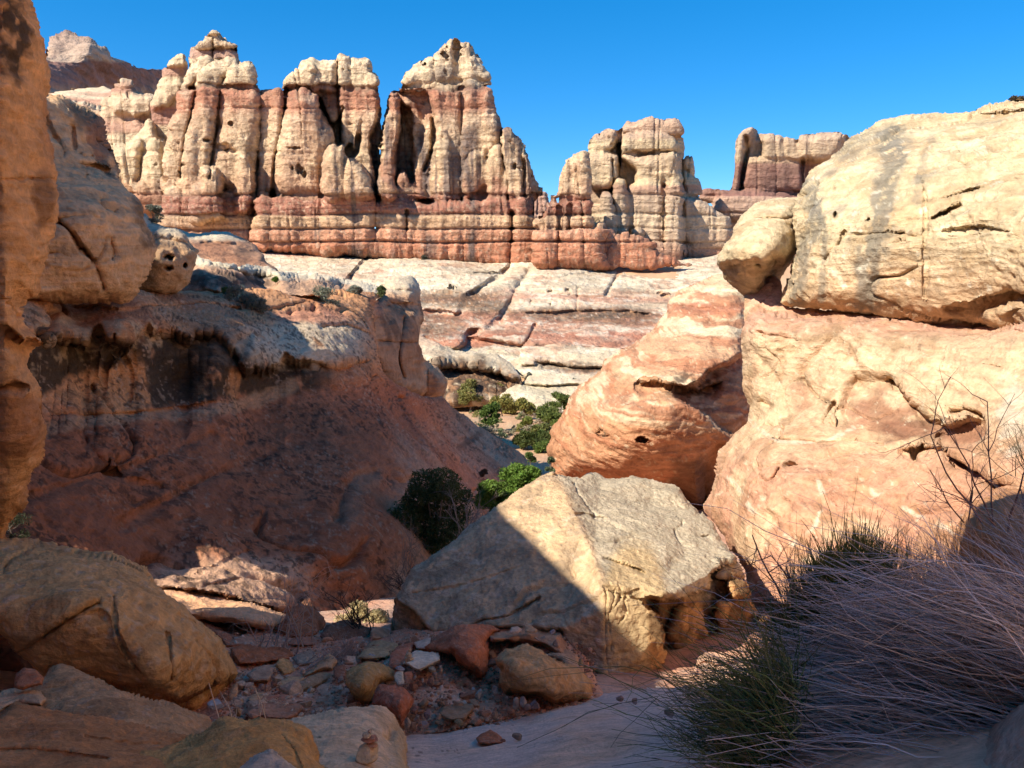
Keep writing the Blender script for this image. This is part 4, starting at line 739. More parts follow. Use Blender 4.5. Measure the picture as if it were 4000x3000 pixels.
relief("buttress", "sunny orange rock buttress with dark drip streaks, standing at the mouth of the side canyon", "rock wall",
  [sub(E("-60,420 60,400 150,385 240,395 290,330 300,290 330,268 380,258 440,275 475,300 490,340 487,380 512,460 515,500 495,540 490,620 500,680 515,740 520,870 502,922 440,930 300,900 240,800 200,700 100,650"), yv(E, "300,290,55 450,290,56 480,500,53 250,450,48.5 250,800,46 500,880,52 0,430,44 200,430,46"), T=3.5, R=45, rough=4),
   sub(E("500,740 560,760 600,800 632,850 630,900 600,950 500,960"), 60, T=3, R=30), sub(E("-100,440 60,400 150,385 225,400 240,480 200,520 60,560"), yv(E, "0,450,41 200,450,44"), T=1.5, R=30)],
  ops=[('crack', E("400,500 375,640 370,740 395,830"), 8, 1.), ('ledge', E("300,400 400,410 500,425"), 40, .9), ('ledge', E("240,620 500,630"), 14, .5), ('pit', 1300+305/S_, 900+430/S_, 12, 8, .8), ('ledge', E("300,330 480,345"), 9, .3), ('ledge', E("20,470 100,480 220,470"), 16, .5)],
  disp=lambda i: .35*fbm(i.P, .2, 3, 41)+.25*fbm(i.P, .6, 4, 42, (1, 1, .5))+.08*ridge(i.P, 2, 3, 43),
  paint=lambda i: mix(mix(mix(wallsh(i, (.52, .30, .17), .45, .15, 9), (.16, .09, .055), .7*sst(.05, .3, streaks(i, .9, 3))*band(i.py, 1170, 1350, 30)), (.60, .50, .36), .85*sst(1165, 1130, i.py+10*fbm(i.P, .5, 2, 3))*sst(1480, 1520, i.px)), (.48, .26, .17), .7*sst(1500, 1470, i.px)*sst(1260, 1220, i.py)), step=4.5, bt=6.)
# ------------------------------------------------------------------ ground sheet
_gy = np.array([-4000, -60, -10, 0, 2.3, 4, 6, 9, 14, 22, 40, 60, 75, 110, 135, 150, 200, 262, 400, 9000.])
_gz = np.array([20, 8, -1.6, -2.2, -2.6, -3.3, -4.05, -4.95, -6.7, -9.5, -13.2, -16.8, -19.3, -22.9, -27.5, -28, -17, -2, -2, -2.])
def ground_z(x, y):
    x = np.asarray(x, float); y = np.asarray(y, float)
    z = np.interp(y, _gy, _gz)
    c = np.interp(y, [0, 6, 9, 22, 60, 110], [0, .2, -.3, -2.5, 1, 3.]); 
    z = z + .10*np.clip(np.abs(x-c)-2.5, 0, 6)*(y < 14) - .08*np.clip(y, 0, 9)*0
    return z
def ground_noise(P):
    near = sst(60, 8, P[:, 1])*sst(-6, 0, P[:, 1])
    return near*(.12*fbm(P, .9, 3, 1)+.05*fbm(P, 4, 3, 2)+.02*fbm(P, 14, 3, 3))+(1-near)*(.5*fbm(P, .12, 4, 4)+.15*fbm(P, .6, 3, 5))*sst(400, 100, P[:, 1])
def ground():
    nu = 420
    u = np.linspace(-1, 1, nu); xs = np.sinh(u*7.4)*3.0*(1/np.sinh(7.4))*1500
    xs = 3.2*np.sinh(u*7.6)
    v = np.linspace(-1, 1, 520); ys = 6+3.5*np.sinh(v*8.1)
    XX, YY = np.meshgrid(xs, ys); P = np.stack([XX, YY, ground_z(XX, YY)], -1).reshape(-1, 3)
    P[:, 2] += ground_noise(P)
    n = fbm(P, .5, 4, 7); c = mix((.58, .30, .19), (.66, .41, .28), sst(-.3, .3, n)); c = mix(c, (.46, .21, .13), .6*sst(0, .4, fbm(P, 1.7, 3, 8)))
    far = sst(50, 75, P[:, 1]); c = mix(c, (.52, .31, .18), far); c = mix(c, (.40, .30, .19), far*.7*sst(0, .3, fbm(P, .35, 4, 9)))
    c = c*(1+.3*fbm(P, 9, 3, 10))[:, None]; c = mix(c, (.55, .42, .33), .6*sst(.2, .4, fbm(P, 22, 2, 11))*sst(30, 10, P[:, 1]))
    ny, nx = XX.shape; idx = np.arange(nx*ny).reshape(ny, nx)
    Fs = np.stack([idx[:-1, :-1].ravel(), idx[:-1, 1:].ravel(), idx[1:, 1:].ravel(), idx[1:, :-1].ravel()], -1)
    o = mesh("ground", P, Fs, c, rmat(6)); tag(o, "reddish dirt and sand floor of the wash", None, None, 'structure')
ground()
# ------------------------------------------------------------------ the big angular block
def block_paint(i):
    c = np.tile(np.array([.59, .435, .265]), (len(i.px), 1))
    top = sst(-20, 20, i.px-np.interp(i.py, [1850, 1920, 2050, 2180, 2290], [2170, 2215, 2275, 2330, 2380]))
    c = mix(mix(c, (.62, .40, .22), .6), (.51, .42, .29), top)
    c = c*(1+.22*fbm(i.P, 7, 4, 1)+.10*beds(i.P, 7, .8, 2, (.5, -.2)))[:, None]
    c = mix(c, (.30, .24, .16), .65*top*sst(.05, .3, fbm(i.P, 16, 4, 3, gain=.7)))
    c = mix(c, (.68, .50, .34), .7*(1-top)*sst(.10, .16, fbm(i.P, 7, 3, 4, gain=.6))*sst(-.15, .1, fbm(i.P, 1.2, 3, 14)))
    c = mix(c, (.30, .22, .14), .6*(1-top)*sst(-.05, .2, fbm(i.P, 3, 4, 5, gain=.7)))
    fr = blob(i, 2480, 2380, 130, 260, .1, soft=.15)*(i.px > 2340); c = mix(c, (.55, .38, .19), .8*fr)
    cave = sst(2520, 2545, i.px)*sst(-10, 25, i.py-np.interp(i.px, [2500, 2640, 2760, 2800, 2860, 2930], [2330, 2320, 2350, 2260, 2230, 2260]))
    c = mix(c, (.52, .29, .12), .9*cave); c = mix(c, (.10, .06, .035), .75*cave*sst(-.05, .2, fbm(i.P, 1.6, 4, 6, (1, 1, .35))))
    return c
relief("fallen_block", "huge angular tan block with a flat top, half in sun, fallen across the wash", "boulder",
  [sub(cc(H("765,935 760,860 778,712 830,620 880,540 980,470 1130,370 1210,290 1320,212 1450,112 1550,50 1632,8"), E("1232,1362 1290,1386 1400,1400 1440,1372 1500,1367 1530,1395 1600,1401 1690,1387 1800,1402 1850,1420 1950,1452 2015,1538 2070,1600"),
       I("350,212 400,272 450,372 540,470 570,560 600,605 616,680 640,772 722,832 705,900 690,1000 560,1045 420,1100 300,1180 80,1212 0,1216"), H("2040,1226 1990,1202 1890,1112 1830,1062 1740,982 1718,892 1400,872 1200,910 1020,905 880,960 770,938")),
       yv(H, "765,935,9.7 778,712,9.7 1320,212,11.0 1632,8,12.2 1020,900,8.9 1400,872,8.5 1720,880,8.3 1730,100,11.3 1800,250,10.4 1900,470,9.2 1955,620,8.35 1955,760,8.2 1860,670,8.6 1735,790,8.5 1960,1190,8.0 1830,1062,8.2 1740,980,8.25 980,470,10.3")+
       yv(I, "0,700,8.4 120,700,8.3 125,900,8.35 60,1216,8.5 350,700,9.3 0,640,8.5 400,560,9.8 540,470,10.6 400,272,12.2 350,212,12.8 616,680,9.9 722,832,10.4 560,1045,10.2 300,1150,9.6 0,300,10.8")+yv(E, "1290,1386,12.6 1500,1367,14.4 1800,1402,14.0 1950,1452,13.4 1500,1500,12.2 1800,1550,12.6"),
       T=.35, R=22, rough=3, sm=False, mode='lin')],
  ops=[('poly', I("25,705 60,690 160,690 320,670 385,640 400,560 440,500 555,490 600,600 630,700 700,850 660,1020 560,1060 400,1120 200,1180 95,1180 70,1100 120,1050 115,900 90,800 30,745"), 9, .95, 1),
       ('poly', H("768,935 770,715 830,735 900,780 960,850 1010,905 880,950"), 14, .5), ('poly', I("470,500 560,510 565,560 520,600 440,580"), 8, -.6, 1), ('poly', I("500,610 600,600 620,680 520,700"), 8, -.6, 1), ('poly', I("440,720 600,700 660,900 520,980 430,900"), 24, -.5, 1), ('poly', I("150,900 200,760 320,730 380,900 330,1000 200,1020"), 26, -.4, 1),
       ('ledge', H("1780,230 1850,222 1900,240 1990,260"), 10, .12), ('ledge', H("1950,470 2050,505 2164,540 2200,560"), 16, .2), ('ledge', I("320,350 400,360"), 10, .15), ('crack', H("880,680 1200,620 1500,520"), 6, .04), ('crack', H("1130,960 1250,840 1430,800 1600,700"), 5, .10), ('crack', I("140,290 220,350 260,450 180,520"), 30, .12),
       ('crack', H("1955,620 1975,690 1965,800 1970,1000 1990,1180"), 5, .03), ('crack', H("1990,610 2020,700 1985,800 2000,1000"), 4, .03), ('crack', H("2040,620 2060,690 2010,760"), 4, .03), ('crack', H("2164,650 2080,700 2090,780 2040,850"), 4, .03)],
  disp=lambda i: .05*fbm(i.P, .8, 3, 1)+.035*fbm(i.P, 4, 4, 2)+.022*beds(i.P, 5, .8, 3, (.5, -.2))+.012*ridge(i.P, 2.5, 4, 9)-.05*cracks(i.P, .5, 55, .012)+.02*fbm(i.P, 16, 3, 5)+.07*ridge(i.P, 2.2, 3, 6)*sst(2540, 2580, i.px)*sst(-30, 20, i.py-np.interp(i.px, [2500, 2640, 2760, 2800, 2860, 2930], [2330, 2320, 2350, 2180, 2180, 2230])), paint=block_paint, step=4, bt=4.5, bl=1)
# ------------------------------------------------------------------ foreground rocks
def stone_paint(base, f=1.,  dark=.3, pale=.3, seed=0, bd=3., tilt=(.2, .1), second=None):
    base = tuple(np.array(base)*np.array([1.42, 1.18, .88]))
    def p(i):
        c = np.tile(np.array(base, float), (len(i.px), 1))
        if second: c = mix(c, second, .8*sst(-.05, .3, fbm(i.P, .8*f, 3, 21+seed)))
        c = c*(1+.16*beds(i.P, bd*f, 1, 1+seed, tilt)+.35*fbm(i.P, 4*f, 4, 2+seed, gain=.65))[:, None]
        c = mix(c, np.array(base)*np.array([.55, .45, .4]), dark*sst(.02, .35, fbm(i.P, 1.7*f, 4, 3+seed)))
        c = mix(c, (.11, .09, .07), dark*.9*sst(.16, .36, fbm(i.P, 8*f, 4, 4+seed, gain=.7))*sst(-.1, .2, fbm(i.P, 1.1*f, 3, 5+seed)))
        return mix(c, (.58, .48, .38), pale*sst(.18, .35, fbm(i.P, 11*f, 3, 6+seed)))
    return p
def sdisp(a, f, seed=0, bd=.2, tilt=(.2, .1)):
    return lambda i: a*fbm(i.P, f, 3, 1+seed)+a*.4*fbm(i.P, f*4, 4, 2+seed)+a*.35*ridge(i.P, f*5, 4, 3+seed)+a*(bd+.3)*beds(i.P, f*4, .8, 4+seed, tilt)-a*.9*cracks(i.P, f*.5, 20+seed, .015)
relief("shaded_boulder", "large grey-tan boulder with a diagonal crack, in shade at the foot of the red slope", "boulder",
  [sub(G("-700,380 -60,365 0,362 80,370 200,385 330,400 450,425 560,440 650,450 740,490 830,550 880,610 950,680 1020,740 1060,790 1120,850 1180,900 1240,960 1290,1030 1335,1110 1312,1180 1250,1240 1180,1310 1100,1362 1000,1340 850,1290 700,1240 500,1170 300,1110 250,1150 200,1090 110,1010 60,930 0,880 -60,860 -700,900"),
       yv(G, "0,370,8.4 300,400,8.2 740,490,7.9 0,600,6.6 400,700,6.1 600,850,5.9 110,1000,6.0 1000,750,7.0 1300,1080,6.9 900,1150,5.9 1100,1350,6.6 600,1190,6.1 -600,600,6.6"), T=.7, R=60, rough=3)],
  ops=[('crack', G("110,1000 300,880 480,760 560,730"), 9, .16), ('poly', G("105,1000 300,885 500,760 620,800 660,950 700,1040 800,1120 850,1200 700,1240 300,1110 200,1090"), 30, .10), ('crack', G("640,700 660,900 720,1030 830,1140"), 8, .09), ('crack', G("950,900 960,1050 960,1160"), 7, .07), ('crack', G("20,560 60,490 220,400"), 10, .15), ('ledge', G("600,1170 800,1190 880,1230 1000,1270 1150,1220 1300,1160"), 70, .35), ('ledge', G("980,800 1050,840 1130,880"), 14, .1)],
  disp=sdisp(.08, 1.1, 0, -.2), paint=lambda i: mix(stone_paint((.44, .30, .165), .8, .35, .35)(i), (.50, .29, .13), .7*blob(i, 150, 2500, 90, 60, .6)), step=4.5, bt=1.6, bl=2)
relief("slab_rock", "long brown slab leaning below the cracked grey-tan boulder", "rock slab",
  [sub(G("150,1230 250,1150 320,1088 420,1108 560,1168 700,1228 850,1280 1000,1330 1210,1420 1200,1560 900,1700 100,1700"), yv(G, "320,1090,5.2 1200,1420,4.6 200,1330,4.4 800,1500,3.9"), T=.25, R=30, rough=3)],
  disp=sdisp(.05, 1.5, 0, -.15), paint=stone_paint((.37, .245, .155), 1.2, .35, .2, 4), step=5, bt=.8, bl=2)
relief("slab_rock", "dark rusty slab with a sloping top edge, below the long brown slab", "rock slab",
  [sub(G("-400,1420 -60,1400 0,1362 60,1302 110,1290 200,1300 400,1340 600,1380 800,1430 950,1470 1045,1487 1000,1560 900,1760 -400,1760"), yv(G, "100,1300,4.1 1000,1490,3.7 0,1650,3.0 800,1650,3.0"), T=.25, R=30, rough=3)],
  ops=[('crack', G("480,1480 700,1500 1000,1520"), 6, .04), ('crack', G("0,1560 300,1570 600,1610"), 10, .05)],
  disp=sdisp(.04, 1.6, 3), paint=stone_paint((.36, .19, .10), 1.3, .5, .1, 8), step=5, bt=.8, bl=2)
relief("ochre_boulder", "rounded ochre boulder with a low saddle, in front of the pale cairn slab", "boulder",
  [sub(G("660,1760 690,1640 760,1545 900,1505 1040,1485 1150,1460 1230,1400 1300,1385 1380,1400 1480,1385 1600,1400 1700,1440 1750,1530 1790,1620 1800,1760"), yv(G, "900,1510,3.6 1300,1390,3.75 1600,1400,3.7 1750,1560,3.3 1200,1560,3.15 800,1650,3.1 1400,1650,2.9"), T=.4, R=60, rough=3)],
  ops=[('crack', G("1580,1480 1650,1560 1700,1650"), 7, .03), ('crack', G("1640,1450 1720,1540 1760,1640"), 6, .03), ('crack', G("940,1620 1000,1560 1100,1530"), 12, .03)],
  disp=sdisp(.04, 1.8, 6), paint=stone_paint((.44, .27, .12), 1.6, .35, .1, 12), step=4.5, bt=.8, bl=2)
relief("pale_rock", "pale lavender triangular rock at the bottom edge, against the ochre boulder", "rock",
  [sub(G("1290,1760 1420,1610 1500,1560 1560,1568 1630,1625 1700,1760"), yv(G, "1500,1560,2.75 1400,1650,2.6 1620,1650,2.6"), T=.15, R=30, rough=2)],
  disp=sdisp(.02, 3, 9), paint=stone_paint((.46, .40, .37), 2, .15, .1, 3), step=4.5, bt=.4)
relief("cairn_slab", "pale layered slab with a rounded end that carries the nearest cairn", "rock slab",
  [sub(cc(G("1560,1430 1640,1388 1740,1365 1850,1340 2000,1312 2080,1308"), H("640,1305 700,1303 760,1340 800,1400 838,1480 847,1560 842,1650 820,1760 -100,1760")), yv(H, "200,1340,5.0 700,1310,5.0 820,1500,4.5 100,1480,4.2 500,1500,4.0 400,1640,3.45 750,1640,3.7 0,1700,3.4"), T=.35, R=40, rough=3)],
  ops=[('ledge', H("100,1470 300,1440 500,1410 620,1400"), 9, .03), ('ledge', H("300,1500 400,1490"), 8, .03), ('ledge', H("0,1560 300,1580"), 9, .03), ('crack', H("760,1380 770,1480 740,1640"), 30, .04)],
  disp=sdisp(.035, 1.6, 12, .5), paint=lambda i: mix(stone_paint((.56, .45, .35), 1.4, .25, .1, 20, 8.)(i), (.52, .33, .16), .6*blob(i, 1570, 2920, 40, 130, .3)), step=4.5, bt=.8, bl=2)
relief("slickrock_ramp", "smooth pinkish slickrock ramp sweeping across the bottom below the rubble", "rock slab",
  [sub(cc(H("600,1760 700,1560 840,1480 900,1468 1000,1460 1150,1440 1300,1395 1500,1340 1700,1298 1900,1260 2164,1214"), I("110,1204 250,1190 480,1160 800,1100 1300,1060 1900,1100 2300,1250 2300,1760")), yv(H, "850,1490,5.7 1150,1440,6.0 1700,1300,6.6 2164,1215,7.0 1000,1560,4.9 1500,1500,5.0 2100,1400,5.2 900,1680,3.9 1500,1680,3.7 2100,1680,3.5")+yv(I, "500,1250,5.6 1300,1200,4.4 2000,1300,3.2 1200,1680,2.4 2200,1680,2.0 500,1650,3.1"), T=.3, R=30, rough=3)],
  ops=[('crack', H("840,1540 1100,1530 1250,1500 1450,1420 1800,1350 2164,1300"), 26, .05), ('crack', H("900,1600 1400,1620 2000,1560"), 18, .04), ('ledge', H("1200,1560 1500,1550 1800,1490"), 20, .04)],
  disp=lambda i: .05*fbm(i.P, .9, 3, 1)+.015*fbm(i.P, 4, 4, 2)+.012*beds(i.P, 6, 2., 3, (.2, .4)),
  paint=lambda i: mix(mix(stone_paint((.54, .41, .36), .8, .15, .15, 30, 5., (.3, .5))(i), (.62, .52, .46), .6*sst(-.1, .3, beds(i.P, 1.8, 2, 5, (.3, .5)))), (.12, .075, .055), .8*sst(.28, .36, fbm(i.P, 13, 3, 8))*sst(.05, .3, fbm(i.P, 1.1, 3, 9))*(i.py > 2830)), step=5, bt=.6, bl=2)
relief("dark_rock", "dark brown hulking rock in deep shade behind the dry stems", "boulder",
  [sub(F("1560,1780 1600,1540 1640,1505 1700,1475 1750,1470 1760,1350 1800,1230 1872,1150 1885,1100 1980,1082 2080,1042 2164,1030 2500,1000 2500,1780"), yv(F, "1880,1100,6.4 2164,1030,6.3 1760,1400,6.6 2000,1300,5.6 2300,1300,5.2 1700,1600,6.0 2200,1650,5"), T=.7, R=60, rough=3)],
  disp=sdisp(.07, 1.2, 15), paint=stone_paint((.33, .20, .13), .9, .4, .1, 33), step=5.5, bt=1.2, bl=2)
relief("corner_boulder", "smooth pinkish grey boulder cut off by the lower right corner", "boulder",
  [sub(I("1790,1780 1860,1620 1960,1480 2050,1380 2164,1285 2400,1180 2400,1780"), yv(I, "1900,1580,2.3 2164,1300,2.3 2100,1600,2.05 2300,1500,1.9"), T=.25, R=60, rough=2)],
  disp=sdisp(.02, 2, 18), paint=stone_paint((.42, .31, .28), 1.6, .15, .3, 36), step=5.5, bt=.6)
# rubble: big pieces with traced outlines (crop letter, outline, depth near/far, colour, label)
DM = yv(H, "900,960,8.2 1100,900,8.4 1400,880,8.5 1720,890,8.4 1850,1080,7.6 1890,1250,6.9 1300,1390,6.1 1600,1320,6.5 860,1460,5.8 1200,1150,7.1 1000,1100,7.1 1100,1300,6.3 450,1000,8.6 300,1200,7.3 600,1330,6.1 150,1330,6.1 -100,1350,6.2 0,1000,9.0 200,900,10.0 700,900,9.7 700,1000,8.4")+yv(G, "1200,1000,8.6 1250,1250,6.9 1150,1350,6.3 1250,1420,5.6 1150,800,10.4")
DM = [(a_, b_, c_+.14) for a_, b_, c_ in DM]
def dirt_paint(i):
    c = mix((.58, .31, .20), (.66, .43, .31), sst(-.2, .25, fbm(i.P, .9, 4, 1))); c = mix(c, (.44, .19, .12), .6*sst(.05, .3, fbm(i.P, 2.2, 4, 2)))
    c = c*(1+.35*fbm(i.P, 12, 4, 3, gain=.7))[:, None]; f1, f2, idn = cells(i.P, 16, 5)
    c = c*np.array([1.12, .93, .8]); chip = (idn > .62)*sst(.34, .28, f1); return mix(c, np.array([.62, .46, .34])*(.5+idn[:, None]*.9), .8*chip)
def dirt_disp(i):
    f1, f2, idn = cells(i.P, 16, 5); return .05*fbm(i.P, 1.3, 3, 1)+.025*fbm(i.P, 5, 4, 2)+.018*(idn > .62)*sst(.36, .22, f1)
relief("dirt_slope", "reddish debris and dirt slope among the boulders", None, [sub(H("-60,900 0,820 150,800 500,850 800,880 1000,880 1300,860 1560,850 1730,880 1800,960 1870,1060 1930,1180 1960,1240 1900,1300 1600,1350 1300,1410 1000,1480 840,1500 600,1400 0,1400 -200,1420 -400,1440 -420,1300 -200,1000"), DM, T=.15, R=30, rough=3)],
       disp=dirt_disp, paint=dirt_paint, step=3.5, bt=.4, bl=1, kind='structure', matd=6)
RB = [
 ("tan_boulder", H, "1335,1050 1345,1020 1365,1000 1400,990 1450,985 1530,960 1600,980 1700,1040 1800,1100 1890,1165 1902,1210 1890,1270 1780,1285 1680,1300 1560,1252 1400,1242 1372,1180 1372,1100", "1360,1010,7.0 1530,960,7.4 1890,1180,7.0 1400,1240,6.6 1700,1290,6.4 1450,1060,6.6 1650,1060,6.8", (.46, .30, .17), "largest tan boulder in the rubble, smooth with a faint white line, against the fallen block", .3, 4),
 ("red_outcrop", H, "860,965 900,940 1000,920 1060,895 1110,850 1220,838 1290,855 1390,870 1395,890 1340,900 1310,950 1310,1080 1290,1140 1270,1152 1180,1105 1110,1020 950,1005", "900,950,7.8 1120,850,8.0 1380,880,8.2 1270,1140,6.9 1180,980,7.1 1000,960,7.5", (.40, .17, .11), "crumbling dark red outcrop streaked with white, just below the fallen block", .5, 4),
 ("round_boulder", H, "500,1180 505,1140 540,1092 620,1060 700,1062 780,1110 785,1160 770,1175 700,1190 665,1290 640,1310 600,1312 550,1275 520,1220", "540,1090,6.7 620,1060,6.8 600,1180,6.1 760,1120,6.8 600,1300,6.2 700,1200,6.5", (.34, .235, .12), "round brown boulder with a curved crack, touching the brick red block", .3, 4),
 ("red_block", H, "645,1300 670,1230 690,1190 780,1190 830,1210 862,1232 892,1272 870,1340 822,1412 800,1400 780,1370 730,1325", "690,1190,6.2 800,1200,6.2 890,1270,6.0 680,1290,5.9 820,1410,5.6 820,1260,5.7", (.36, .145, .10), "smooth brick red block with a flat face, behind the pale cairn slab", .12, 4),
 ("white_slab", H, "828,1070 850,1040 880,1005 900,1000 1000,1006 1030,1012 1042,1050 1030,1065 1000,1075 930,1112 900,1108", "830,1075,6.8 890,1005,7.3 1035,1020,7.2 930,1110,6.7", (.56, .52, .48), "flat white slab with a small cairn standing on its edge", .1, 3.5),
 ("dark_stone", H, "1028,1350 1050,1310 1080,1295 1150,1290 1232,1292 1228,1330 1180,1385 1100,1395 1050,1375", "1050,1310,6.3 1230,1300,6.4 1100,1390,5.9", (.30, .20, .14), "dark brown flat-topped stone in the middle of the dirt", .4, 3.5),
 ("dark_stone", H, "1085,1165 1110,1150 1170,1138 1190,1160 1180,1195 1130,1192", "1090,1160,7.1 1180,1190,6.9", (.32, .20, .13), "small dark wedge of rock in the dirt above the flat-topped dark stone", .4, 3.5),
 ("red_stone", H, "745,1080 760,1010 800,970 850,952 885,945 880,1000 850,1040 820,1085 780,1090", "760,1010,7.6 870,960,8.0 800,1080,7.1", (.38, .165, .115), "upright reddish stone leaning beside the white slab", .3, 3.5),
 ("tan_rock", H, "565,1040 600,985 650,945 700,935 770,938 812,965 780,1000 740,1040 660,1050", "600,985,8.4 760,940,8.9 700,1040,7.8", (.36, .28, .19), "low tan rock with a curved crest, left of the upright reddish stone", .3, 3.5),
 ("block_rock", H, "645,890 670,862 740,872 768,900 765,938 700,936 650,930", "670,865,9.6 760,900,9.6 700,930,9.2", (.40, .27, .20), "small layered rock tucked against the lower corner of the fallen block", .3, 3.5),
 ("black_rock", H, "175,790 205,745 250,736 300,745 350,775 390,805 395,840 370,900 330,935 250,950 180,940 90,880", "250,740,10.4 380,820,10.3 200,930,9.8 330,930,9.7", (.26, .125, .08), "dark red-brown pointed rock behind the bare shrub, against the sunlit patch", .5, 3.5),
 ("black_rock", H, "360,900 400,850 460,828 540,832 610,850 650,880 640,930 560,960 440,960 370,950", "400,850,9.9 600,860,9.9 500,950,9.4", (.17, .10, .075), "low blackish layered rock beneath the dark twiggy shrub", .4, 3.5),
 ("red_slab", K, "470,800 600,780 800,805 980,800 1060,830 1095,880 1085,935 900,960 700,985 560,990 500,900", "600,790,8.6 1050,850,8.8 700,980,8.1", (.33, .145, .085), "long rusty red slab behind the tallest bare twigs", .4, 3.5),
 ("red_slab", K, "230,560 330,600 500,680 700,740 830,780 800,830 600,810 450,800 380,720 260,620", "300,600,10. 800,790,9.4 500,790,8.9", (.34, .155, .105), "sloping dull red slab between the sunlit strip and the rusty slab", .3, 3.5),
 ("red_stone", K, "1030,770 1120,710 1250,710 1330,740 1420,780 1380,800 1200,800 1060,800", "1120,710,9.6 1400,790,9.2", (.38, .19, .14), "dusky pink pile of stone below the pointed dark rock", .3, 3.5),
 ("grey_slab", K, "1090,915 1140,850 1250,815 1400,795 1440,810 1420,860 1330,930 1250,975 1130,990", "1150,850,8.9 1420,800,9.2 1150,980,8.2", (.30, .255, .23), "grey lichened slab next to the low twiggy shrub", .3, 3.5),
 ("tan_wedge", K, "915,985 960,915 1000,905 1060,940 1120,1000 1140,1045 1060,1075 1000,1080 960,1030", "980,910,8.2 1130,1040,8.0 1000,1070,7.8", (.45, .29, .15), "upright tan half-disc stone behind the little far cairn", .12, 3.5),
 ("long_stone", K, "1180,1080 1300,990 1400,900 1440,870 1500,900 1518,950 1480,1030 1400,1020 1300,1060 1210,1100", "1440,870,8.1 1500,960,7.9 1200,1080,7.6", (.42, .30, .21), "long squared stone with a pale orange broken end", .2, 3.5),
 ("flat_stone", K, "1100,1200 1200,1120 1320,1050 1420,1030 1480,1050 1460,1100 1360,1170 1200,1240 1120,1250", "1300,1060,7.6 1460,1060,7.7 1150,1240,7.0", (.33, .24, .17), "brown tilted flat stone in front of the long squared stone", .2, 3.5),
 ("striped_stone", K, "940,1180 980,1120 1040,1080 1200,1080 1215,1110 1150,1170 1080,1220 1000,1230", "1040,1080,7.6 1200,1090,7.6 1000,1220,7.1", (.44, .32, .22), "striped pale brown stone beside the little far cairn", .3, 3.5),
 ("slab_stone", K, "640,1080 720,1000 820,975 900,980 930,1010 900,1080 860,1130 720,1140", "760,980,7.9 900,1000,7.9 720,1130,7.3", (.36, .26, .215), "grey-pink slab between the big shaded boulder and the little far cairn", .2, 3.5),
 ("shelf_stone", K, "600,1440 700,1360 900,1310 1100,1320 1185,1350 1175,1410 1130,1470 1040,1505 850,1500 800,1480 700,1500", "700,1370,6.2 1180,1350,6.4 850,1480,5.7 1050,1500,5.7", (.38, .215, .16), "dark pink layered slab with an ochre broken edge, just above the ochre boulder", .4, 3.5),
 ("orange_stone", K, "470,1220 520,1160 560,1150 565,1240 540,1300 500,1330 465,1300", "520,1160,7.0 500,1320,6.7", (.42, .26, .17), "upright orange stone at the edge of the big shaded boulder", .2, 3.5),
 ("pink_stone", K, "665,1300 700,1260 760,1240 820,1240 815,1280 760,1340 690,1345", "700,1260,6.8 760,1340,6.4", (.46, .31, .21), "pale tan stone near the dry twigs, in front of the grey-pink slab", .2, 3.5),
 ("dark_lump", K, "1475,1060 1480,1000 1530,975 1590,975 1608,1030 1590,1090 1530,1120 1490,1100", "1500,1000,7.6 1580,1090,7.3", (.21, .105, .075), "rough black-red lump of rock between the long stone and the round boulder", .4, 3.5),
 ("sunlit_slab", G, "890,665 940,650 1100,664 1300,700 1500,752 1630,795 1600,840 1540,875 1350,842 1130,812 1060,820 960,760", "940,655,10.7 1300,700,11.1 1600,800,10.9 1130,810,9.9 1500,860,9.8", (.56, .37, .26), "smooth pink slab catching the strip of sunlight behind the big shaded boulder", .1, 3.5),
 ("gravel_ridge", H, "1300,905 1400,885 1560,870 1720,890 1760,980 1830,1060 1850,1110 1700,1040 1600,980 1500,960 1320,960", "1400,885,8.0 1720,890,8.1 1800,1080,7.5 1350,950,7.6", (.40, .25, .18), "smooth sandy slab of rock filling the corner under the fallen block", .1, 3.5),
 ("red_chunk", H, "1240,1490 1270,1465 1320,1442 1370,1470 1400,1500 1395,1520 1300,1528 1250,1520", "1300,1445,5.3 1300,1525,4.9", (.33, .14, .09), "red chunk of stone sitting alone on the smooth ramp", .3, 3.),
 ("white_stone", H, "778,1140 790,1112 830,1110 834,1150 838,1180 800,1185 782,1165", "800,1112,6.6 820,1180,6.3", (.54, .48, .42), "rounded white stone between the round boulder and the small red cube of rock", .1, 3.),
 ("red_stone", H, "832,1170 835,1120 880,1112 880,1160 860,1172", "840,1120,6.7 860,1170,6.4", (.33, .14, .09), "small dark red cube of rock beside the rounded white stone", .1, 3.),
 ("lit_stone", I, "255,1165 300,1130 308,1070 335,1025 380,1012 500,1013 545,1030 550,1070 430,1085 370,1065 335,1085 325,1140", "310,1100,6.9 340,1025,7.3 530,1030,7.4 430,1080,6.9", (.56, .40, .34), "small sunlit pink arch shaped stone at the foot of the broken block corner", .1, 3.5),
 ("red_stone", G, "80,1205 88,1130 140,1094 200,1110 245,1150 242,1192 200,1200 130,1222", "140,1095,4.7 200,1200,4.5", (.33, .16, .11), "reddish brown lump perched at the far left edge above the rusty slab", .3, 4.),
 ("tan_rock", G, "-80,1235 0,1232 130,1205 200,1215 262,1272 235,1312 110,1292 40,1320 -20,1360 -80,1370", "0,1235,4.6 200,1220,4.6 0,1350,4.1 230,1300,4.2", (.46, .33, .24), "pale tan rock under the reddish brown lump at the left edge", .2, 4.),
 ("pink_rock", J, "1790,760 1900,740 2000,690 2090,750 2160,880 2175,980 2080,920 1900,790", "1900,750,7.6 2100,800,7.6 2150,960,7.2", (.42, .28, .21), "smooth pinkish stone wedged between the tan boulder and the fallen block", .1, 3.5),
